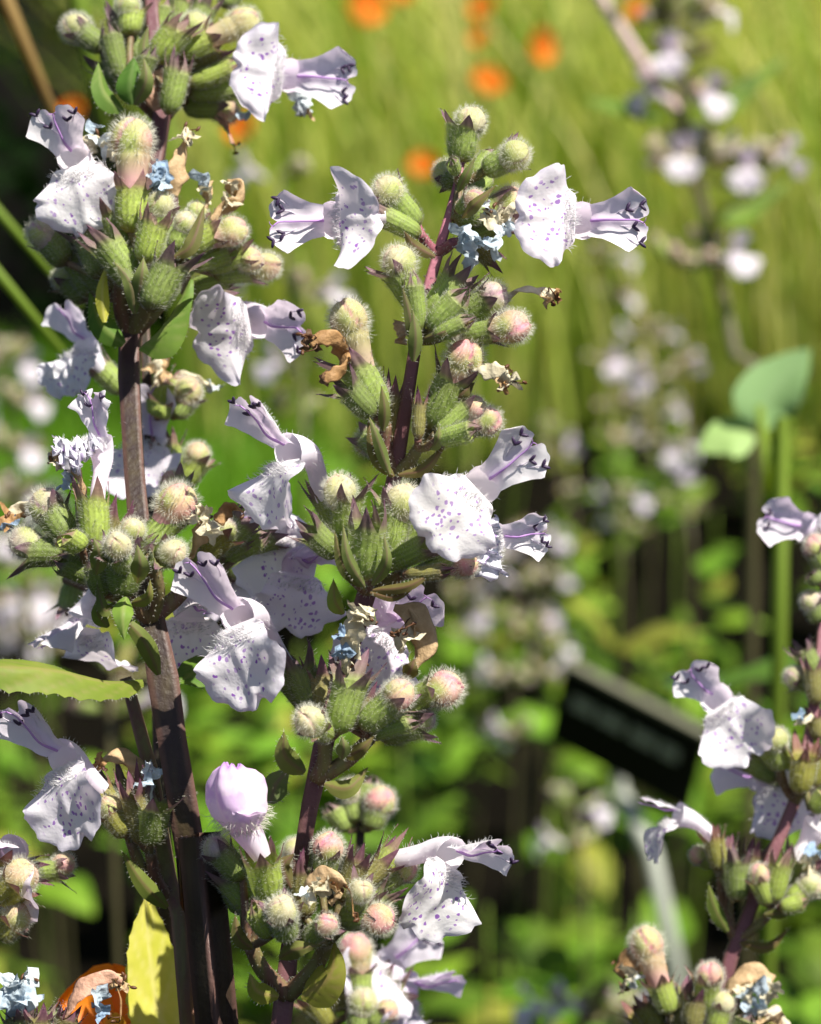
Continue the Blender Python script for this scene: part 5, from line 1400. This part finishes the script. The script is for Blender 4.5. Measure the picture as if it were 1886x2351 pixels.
# ---- leaf meshes shared by the herbs
def leaf_local(name, mat, ln, half, prof, fold, curl, cren=0):
    pts = [Vector((0, 0, 0)), Vector((ln * .5, 0, ln * .5 * curl)), Vector((ln, 0, 0))]
    v, f, tc = leaf_shape(pts, half, (0, 0, 1), prof, cren, .12, fold, .06, 12, 5, .02)
    return mesh(name, v, f, mat, tc)
HLEAF = [leaf_local('leaf', 'herb_leaf', .044, .0145, OVATE, .25, .25), leaf_local('leaf', 'herb_leaf', .040, .0105, LANCE, .4, .3), leaf_local('leaf', 'herb_leaf', .034, .0150, OVATE, .15, .15)]
GAPS = [(1500, 1340, 85), (1240, 1330, 60), (1050, 1330, 70), (720, 1400, 60), (1560, 2010, 45), (1440, 2040, 50), (1340, 1900, 60), (650, 1500, 40), (240, 2160, 60), (140, 1700, 55), (1180, 2080, 70), (960, 2100, 50), (1750, 1290, 50), (60, 2150, 60), (1180, 1770, 50)]
def in_gap(p):
    x, y, d = inv_px(p)
    return any((x - a) ** 2 + (y - b) ** 2 < (r * 1.6) ** 2 for a, b, r in GAPS)
def behind_label(p):
    x, y, d = inv_px(p)
    return d < 1.18 and 1170 < x < 1720 and 1400 < y < 1960
def herb(x, y, h, nst, label, group, seed, tone=1.0, dens=1.0):
    rng = random.Random(seed)
    root = thing('leafy_herb', (x, y, 0), label, 'plant', group)
    for s in range(nst):
        a = rng.random() * 6.28; r = rng.random() * .055
        top = Vector((x + math.cos(a) * r * 1.6, y + math.sin(a) * r * 1.6, h * (.7 + .35 * rng.random())))
        b = Vector((x + math.cos(a) * .012, y + math.sin(a) * .012, -.002))
        pts = [b, b.lerp(top, .5) + Vector((math.cos(a), math.sin(a), 0)) * .012, top]
        put_stem(root, pts, [2.4, 1.8, 1.0], 'green_stalk', 'stem', 14, 0, 0, seg=6)
        pth = catmull(pts, 24)
        k = int((9 + 5 * rng.random()) * dens)
        for i in range(k):
            t = .30 + .70 * i / k
            p = Vector(pth[int(t * 23)])
            for sd in (0, 1):
                az = a + i * 1.57 + sd * math.pi + rng.gauss(0, .3)
                q = p
                sc = (1.15 - .55 * t) * (.8 + .5 * rng.random())
                tipp = q + Vector((math.cos(az), math.sin(az), .1)) * .02 * sc
                if in_gap(tipp) or behind_label(tipp) or behind_label(q) or behind_label(q + (tipp - q) * 2): continue
                m = Matrix.Translation(q - WLOC[root.name]) @ Matrix.Rotation(az, 4, 'Z') @ Matrix.Rotation(rng.gauss(-.15, .35), 4, 'Y') @ Matrix.Rotation(rng.gauss(0, .3), 4, 'X') @ Matrix.Scale(sc, 4)
                j = tone * (.45 + .75 * rng.random())
                cc = (j * (.9 + .35 * rng.random()), j, j * (.8 + .3 * rng.random()))
                if rng.random() < .10: cc = (2.2 * j, 1.15 * j, 2.0 * j)
                link('leaf', rng.choice(HLEAF), root, m, None, cc)
    return root
HL = 'low leafy green herb in the background below the meadow grass'
hr = random.Random(3)
rows = [(.85, .385, .05), (1.05, .40, .045), (1.30, .385, .05), (1.58, .335, .065), (1.90, .275, .085), (2.22, .21, .10), (2.55, .17, .10), (2.85, .14, .11)]
for d, hgt, dx in rows:
    half = d * .125 + .10
    x = -half
    while x < half:
        xx = x + hr.gauss(0, .02); yy = CAM.y + d * math.cos(PITCH) + hr.gauss(0, .06)
        cut = 0.06 * max(0, min(1, (-xx / (d * .125)))) if d > 1.8 else 0
        px_, py_, _ = inv_px((xx, yy, hgt))
        side = 'behind the stout spike' if px_ < 480 else 'behind the slender spike' if px_ < 1000 else 'between the slender spike and the black plant label' if px_ < 1260 else 'around the black plant label' if px_ < 1620 else 'behind the leaning soft spike'
        tall_ = 'taller leafy green herb ' if d < 1.2 else 'leafy green herb ' if d < 1.75 else 'low green herb before the meadow '
        HL = tall_ + side
        herb(xx, yy, hgt * (.82 + .3 * hr.random()) - cut, 3, HL, 'leafy herbs of the background', hr.randrange(10 ** 6), 1.0)
        x += dx * 1.75 + hr.random() * .03
# ---- dark hedge at the back
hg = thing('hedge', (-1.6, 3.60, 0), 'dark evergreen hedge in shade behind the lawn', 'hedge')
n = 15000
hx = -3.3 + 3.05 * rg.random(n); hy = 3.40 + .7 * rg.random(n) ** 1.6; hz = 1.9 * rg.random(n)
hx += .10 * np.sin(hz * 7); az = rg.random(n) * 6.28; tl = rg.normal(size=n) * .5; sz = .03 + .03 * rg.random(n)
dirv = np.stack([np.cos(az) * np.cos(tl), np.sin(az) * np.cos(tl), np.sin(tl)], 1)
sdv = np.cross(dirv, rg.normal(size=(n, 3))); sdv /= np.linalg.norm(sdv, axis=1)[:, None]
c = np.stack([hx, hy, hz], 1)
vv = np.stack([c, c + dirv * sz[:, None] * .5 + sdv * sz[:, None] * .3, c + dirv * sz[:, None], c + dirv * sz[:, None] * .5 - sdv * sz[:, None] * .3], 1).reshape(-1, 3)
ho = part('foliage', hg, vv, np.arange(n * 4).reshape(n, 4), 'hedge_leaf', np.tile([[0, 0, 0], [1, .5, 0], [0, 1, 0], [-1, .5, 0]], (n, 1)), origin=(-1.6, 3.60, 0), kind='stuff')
for i in range(7):
    bx_ = -3.1 + i * .46
    put_stem(hg, [Vector((bx_, 3.65, 0)), Vector((bx_ + .05, 3.67, .8)), Vector((bx_ - .03, 3.65, 1.7))], [30, 22, 8], 'stem_dark', 'branch', 10, 0, 0, seg=8)

# ---- orange poppies
def poppy(px, py, d, r, tilt, label, seed, azim=0.0):
    rng = np.random.default_rng(seed)
    c = P(px, py, depth(d))
    foot = Vector((c.x + .03 * rng.normal(), c.y + .05, 0))
    t = thing('orange_poppy', foot, label, 'flower', 'orange poppies in the grass')
    nrm = Vector((math.sin(tilt) * math.cos(azim), -math.sin(tilt) * .8, math.cos(tilt))).normalized()
    put_stem(t, [foot, foot.lerp(c, .5) + Vector((.015, 0, 0)), c - nrm * .3 * r], [2.2, 2.0, 1.6], 'green_stalk', 'stem', 20, 0, 0, seg=6)
    m = frame_mat(c, nrm)
    for k in range(5):
        a = k * 2 * math.pi / 5 + rng.normal() * .1
        q = [m @ (Vector((math.cos(a) * r * s, math.sin(a) * r * s, z * r))) for s, z in ((.05, -.3), (.55, -.12), (.95, .40), (1.02, .72))]
        vn = (m.to_3x3() @ Vector((-math.cos(a), -math.sin(a), 1)))
        v, f, tc = leaf_shape(q, r * .80, vn, [(0, .15), (.4, .75), (.75, 1), (.92, .8), (1, .45)], 0, 0, -.12, .08, 12, 9)
        part('petal', t, v, f, 'orange', tc)
    ev, ef = ellipsoid(np.array(c), np.array(nrm), r * .22, r * .26, 9, 7)
    part('centre', t, ev, ef, 'poppy_centre')
pops = [(828, 22, 2.3, .0135, .9, 'orange poppy in the meadow above the spotted flowers, largest of its row'), (912, -12, 2.5, .010, .8, 'orange poppy cut by the top edge of the meadow'),
        (1113, 22, 2.5, .009, .8, 'upper of three orange poppies standing one above another over the slender spike'), (1108, 88, 2.6, .0075, .9, 'middle of three orange poppies standing one above another over the slender spike'),
        (1118, 195, 2.3, .0105, .7, 'lowest of three orange poppies, just above the tip bud of the slender spike'), (1234, 108, 2.3, .0105, 1.3, 'tall narrow orange poppy seen from the side in the meadow'),
        (972, 386, 2.2, .0085, .8, 'small orange poppy beside the tip of the slender spike'), (560, 298, 1.9, .0078, .8, 'orange poppy below the lilac flower of the stout spike'),
        (168, 262, 1.6, .0055, .8, 'orange poppy half hidden behind the stout spike'), (1458, 32, 2.5, .0095, .8, 'orange poppy behind the blurred catmint spike')]
for i, (a, b, d, r, tl, lb) in enumerate(pops): poppy(a, b, d, r * 1.05, tl, lb, 60 + i, i * 1.3)
poppy(262, 2352, .325, .0047, .6, 'orange flower below the faded blue scrap beside the yellow leaf', 90, 2.0)

# ---- blurred catmint spikes, built from shared flower meshes
def flower_kit(seed):
    rng = np.random.default_rng(seed)
    out = []
    tv, tf, tt = sweep(catmull([np.array([-6., 0, -.6]), np.array([-3, 0, -.3]), np.array([.2, 0, 0])], 9), np.interp(np.linspace(0, 1, 9), [0, .5, 1], [.8, .9, 1.5]), 12, 0, (0, 1, .05), False)
    out.append(('flower', mesh('flower', tv * mm, tf, 'hood', np.stack([np.full(len(tv), 2.6), tt[:, 2], tt[:, 2]], 1))))
    hp, htc, hf, inn = hood_shape(rng, 45, 5.4); out.append(('upper_lip', mesh('upper_lip', hp.reshape(-1, 3) * mm, hf, 'hood', htc.reshape(-1, 3))))
    lp, ltc, lf = lip_shape(rng); out.append(('lower_lip', mesh('lower_lip', lp.reshape(-1, 3) * mm, lf, 'lip', ltc.reshape(-1, 3))))
    return out
KITS = [flower_kit(s) for s in (71, 72, 73)]
def far_flower(sp, base, d, hue):
    d = d.normalized(); u = Vector((0, 0, 1)); u = (u - d * u.dot(d)).normalized(); s = u.cross(d)
    m = Matrix((d, s, u)).transposed().to_4x4(); m.translation = base + d * 6 * mm
    kit = random.choice(KITS)
    fo = link('flower', kit[0][1], sp, Matrix.Translation(-WLOC[sp.name]) @ m, None, hue)
    for nm, me in kit[1:]: link(nm, me, fo, None, None, hue)
def far_spike(pts, d, whorls, label, seed, dens=7, fl=3, group=None, sc=1.0, mat='far_stem', stw=1.0, hue=(.52, .42, .54)):
    rng = random.Random(seed)
    z = depth(d)
    pp = [P(a, b, z) for a, b in pts]
    foot = Vector((pp[-1].x + rng.gauss(0, .01), pp[-1].y + .05, 0))
    t = spike_root('catmint_spike', foot, label, group)
    put_stem(t, pp + [pp[-1].lerp(foot, .5), foot], [1.0 * stw] + [1.5 * stw] * (len(pp) - 1) + [1.8, 2.2], mat, 'stem', 40, 1.0, 0, seg=12)
    for (wx, wy, size) in whorls:
        c = P(wx, wy, z)
        for i in range(int(dens * size)):
            a = rng.random() * 6.28; e = .2 + .9 * rng.random()
            dr = Vector((math.cos(a) * math.cos(e), math.sin(a) * math.cos(e), math.sin(e)))
            b = c + dr * (2.0 + 3.5 * rng.random() * size) * mm * sc
            kind = rng.choice('bbboy')
            put_calyx(t, {'b': 'bud', 'o': 'open', 'y': 'closed'}[kind], b, b + dr * (4.5 + 1.5 * rng.random()) * mm * sc, 2.6 * sc, 'short' if kind == 'b' else None, None, rng.choice(['pink', 'cream', 'mauve', 'orange']), rng.choice('gywp'))
        for i in range(int(fl * .55 * size + rng.random() * .6)):
            a = rng.random() * 6.28
            dr = Vector((math.cos(a), math.sin(a) * .8 - .2, .25 + .4 * rng.random())).normalized()
            far_flower(t, c + dr * 5 * mm * sc, dr, hue)
FS = 'blurred catmint spikes of the background'
far_spike([(1550, -120), (1552, 100), (1558, 260), (1600, 400), (1635, 560), (1690, 820), (1730, 1000)], .85, [(1550, -30, 1.2), (1560, 60, 1.3), (1555, 140, .9), (1570, 240, 1.1), (1590, 395, 1.2), (1560, 385, .8), (1725, 400, 1.0), (1640, 615, .7), (1560, 620, .6)], 'tall blurred catmint spike standing in front of the meadow grass with a pink side shoot', 1, 12, 3, stw=2.0)
far_spike([(1400, 560), (1400, 760), (1410, 950), (1430, 1200), (1440, 1400)], 1.5, [(1390, 600, .5), (1395, 690, .6), (1400, 840, 1.0), (1410, 950, 1.1), (1415, 1030, 1.0), (1430, 1160, .9), (1440, 1230, .8)], 'pale blurred catmint spike, taller of the two beside the broad leaved plant', 2, 13, 3)
far_spike([(1490, 740), (1505, 860), (1510, 1000), (1500, 1150)], 1.45, [(1492, 785, .8), (1510, 880, .8), (1560, 865, .7), (1500, 960, 1.0), (1530, 1040, .9)], 'pinkish blurred catmint spike, shorter of the two beside the broad leaved plant', 3, 13, 4)
far_spike([(1262, 980), (1290, 1100), (1330, 1300)], 1.55, [(1265, 1000, .6), (1285, 1060, .8), (1310, 1150, .6)], 'faint blurred catmint spike between the slender spike and the dark gaps', 4, 7, 2, FS)
far_spike([(1555, 1120), (1570, 1180), (1590, 1350)], 1.3, [(1560, 1150, .8), (1575, 1190, .6)], 'short blurred catmint tip above the black gap in the foliage', 5, 6, 2)
for i, (a, b, e, g) in enumerate(((1120, 1290, 1190, 1700), (1200, 1240, 1230, 1560), (1060, 1370, 1110, 1700), (1270, 1250, 1260, 1500))):
    far_spike([(a, b), ((a + e) / 2, (b + g) / 2), (e, g)], 1.4 + .08 * i, [(a + (e - a) * k / 3, b + (g - b) * k / 3, .7) for k in range(4)], 'greyish blurred catmint spike among the herbs near the black plant label', 10 + i, 13, 3, FS)
for i, (a, b, e, g) in enumerate(((15, 840, 40, 1150), (60, 1180, 90, 1500), (150, 1280, 120, 1500), (5, 1250, 10, 1480))):
    far_spike([(a, b), ((a + e) / 2, (b + g) / 2), (e, g)], 1.1 + .08 * i, [(a + (e - a) * k / 3, b + (g - b) * k / 3, .9) for k in range(4)], 'pale blurred catmint spike behind the whorls of the stout spike', 20 + i, 11, 4, FS)
far_spike([(640, 390), (660, 620), (690, 900), (700, 1100)], .95, [(640, 420, .5), (650, 650, .9), (700, 700, .6), (690, 860, .7), (680, 960, .6)], 'blurred catmint spike in the gap between the stout and the slender spike', 30, 6, 2)
far_spike([(270, 1540), (262, 1640), (255, 1800)], .70, [(270, 1560, .6), (262, 1640, .7)], 'small blurred catmint tip under the olive leaf', 31, 6, 2)
far_spike([(1310, 1860), (1330, 1960), (1345, 2100)], 1.1, [(1310, 1870, .7), (1325, 1950, .7)], 'faded blurred catmint tip beside the stake of the plant label', 32, 6, 2)
far_spike([(1330, 2310), (1335, 2400)], .75, [(1325, 2330, .9), (1400, 2345, .9)], 'lilac blurred catmint tip at the foot of the soft spike', 33, 6, 4)

# ---- leaves and side shoot of the tall blurred spike
tall = [o for o in bpy.data.objects if o.get('label', '').startswith('tall blurred catmint')][0]
zt = depth(.85)
put_stem(tall, [P(1562, 262, zt), P(1500, 180, zt), P(1440, 90, zt), P(1360, -40, zt)], [2.6, 3.8, 3.4, 3.0], 'stem_pale', 'side_shoot', 20, 1.0, 0, seg=10)
put_bract(tall, [P(1600, 262, zt), P(1680, 205, zt), P(1800, 130, zt)], 7.5, V(-.3, .8, .5), mat='leaf_green', fold=.3, prof=OVATE, name='leaf', hairs=0, nv=24, nu=9)
put_bract(tall, [P(1520, 262, zt), P(1440, 240, zt), P(1340, 225, zt)], 5, V(.1, .8, .5), mat='leaf_green', fold=.3, prof=OVATE, name='leaf', hairs=0, color=(.7, .8, .6))
put_bract(tall, [P(1640, 500, zt), P(1720, 465, zt), P(1810, 415, zt)], 6.5, V(-.3, .8, .5), mat='leaf_green', fold=.3, prof=OVATE, name='leaf', hairs=0)
put_stem(tall, [P(1600, 410, zt), P(1680, 425, zt), P(1725, 405, zt)], [1.2, 1.1, 1.0], 'pedicel', 'peduncle', 10, 0, 0, seg=8)

# ---- broad leaved plant
zb_ = depth(.60)
fp = P(1790, 1500, zb_); fp = Vector((fp.x, fp.y + .05, 0))
bl = thing('broad_leaved_plant', fp, 'broad leaved plant with pale grey green leaves on a thick stalk', 'plant')
put_stem(bl, [P(1745, 930, zb_), P(1755, 1050, zb_), P(1775, 1200, zb_), P(1790, 1500, zb_), fp], [1.5, 2.2, 2.5, 2.7, 3.2], 'green_stalk', 'stem', 40, .4, 0, seg=12)
put_bract(bl, [P(1748, 985, zb_), P(1770, 905, zb_), P(1862, 800, zb_)], 6.5, V(.35, .45, .85), mat='pale_leaf', fold=.15, prof=OVATE, name='leaf', hairs=0, nv=26, nu=9, color=(.55, .68, .58))
put_bract(bl, [P(1735, 1010, zb_), P(1670, 1000, zb_), P(1600, 1035, zb_)], 5.0, V(-.1, .6, .8), mat='pale_leaf', fold=.1, prof=OVATE, name='leaf', hairs=0, nv=26, nu=9, color=(.72, .80, .55))
put_bract(bl, [P(1792, 1500, zb_), P(1720, 1560, zb_ - 150), P(1520, 1560, zb_ - 300)], 11.0, V(-.1, .6, .8), mat='pale_leaf', fold=.15, prof=OVATE, name='leaf', hairs=0, nv=26, nu=9, color=(.30, .52, .34))

# ---- stalks at the left
def arching_blade(vis, d, wd, mat, label, over):
    """a grass leaf whose base stands outside the picture; it arches over and its tip hangs into view"""
    z = depth(d)
    pp = [P(a, b, z) for a, b in vis] + [P(*over, z)]
    foot = Vector((pp[-1].x - .05, pp[-1].y + .03, 0))
    t = thing('grass_stalk', foot, label, 'stalk')
    put_stem(t, pp + [pp[-1].lerp(foot, .4) + Vector((-.03, 0, .02)), foot], [wd * .5] + [wd] * (len(pp) - 1) + [wd, wd], mat, 'stem', 30, 0, 0, seg=8)
arching_blade([(150, 320), (40, 60), (-30, -90)], .50, 2.4, 'dry_stalk', 'tan dry grass stalk slanting past the dark hedge', (-260, -420))
arching_blade([(185, 705), (60, 570), (-60, 440)], .48, 1.7, 'green_stalk', 'upper of two green stalks crossing the black gap', (-300, 330))
arching_blade([(190, 865), (60, 740), (-60, 640)], .46, 2.0, 'green_stalk', 'lower of two green stalks crossing the black gap', (-300, 540))
arching_blade([(245, 320), (195, 130), (160, -40)], .60, 3.6, 'green_stalk', 'broad green stalk behind the top whorl of the stout spike', (-160, -420))

# ---- plant label on its stake
zl = depth(1.15)
k = kpx(zl) * mm
TL = P(1296, 1528, zl)
ex = (RT * 312 - UPV * 160 - FW * 130) * k
ey = (RT * -30 - UPV * 178 + FW * 130) * k
nz_ = ex.cross(ey).normalized()
if nz_.dot(-FW) < 0: nz_ = -nz_
mid = TL + ex * .5 + ey * .5
foot = Vector((mid.x + .060, mid.y + .03, 0))
lb = thing('plant_label', foot, 'blurred black plant label plate tilted on a grey metal stake', 'plant label')
def slab(name, parent, o, a, b, n, th, mat, bev=.0):
    p = [o, o + a, o + a + b, o + b]
    vs = [list(q) for q in p] + [list(q - n * th) for q in p]
    f = [[0, 1, 2, 3], [7, 6, 5, 4], [0, 4, 5, 1], [1, 5, 6, 2], [2, 6, 7, 3], [3, 7, 4, 0]]
    return part(name, parent, np.array(vs), f, mat, None, smooth=False)
slab('plate', lb, TL, ex, ey, nz_, .0025, 'label_black')
slab('plate_rim', lb, TL - ey * .05 + nz_ * .0004, ex, ey * .05, nz_, .0035, 'label_edge')
for i, (a0, a1) in enumerate(((.10, .26), (.29, .47), (.52, .70), (.73, .86))):
    slab('engraved_line', lb, TL + ex * a0 + ey * .30 + nz_ * .0003, ex * (a1 - a0), ey * .16, nz_, .0002, 'label_mark')
put_stem(lb, [TL + ex * .42 + ey * .7 - nz_ * .006, TL + ex * .5 + ey * 1.35 - nz_ * .006, P(1548, 2200, zl), foot], [6, 6, 6, 6], 'stake_metal', 'stake', 20, 0.3, 0, seg=10)
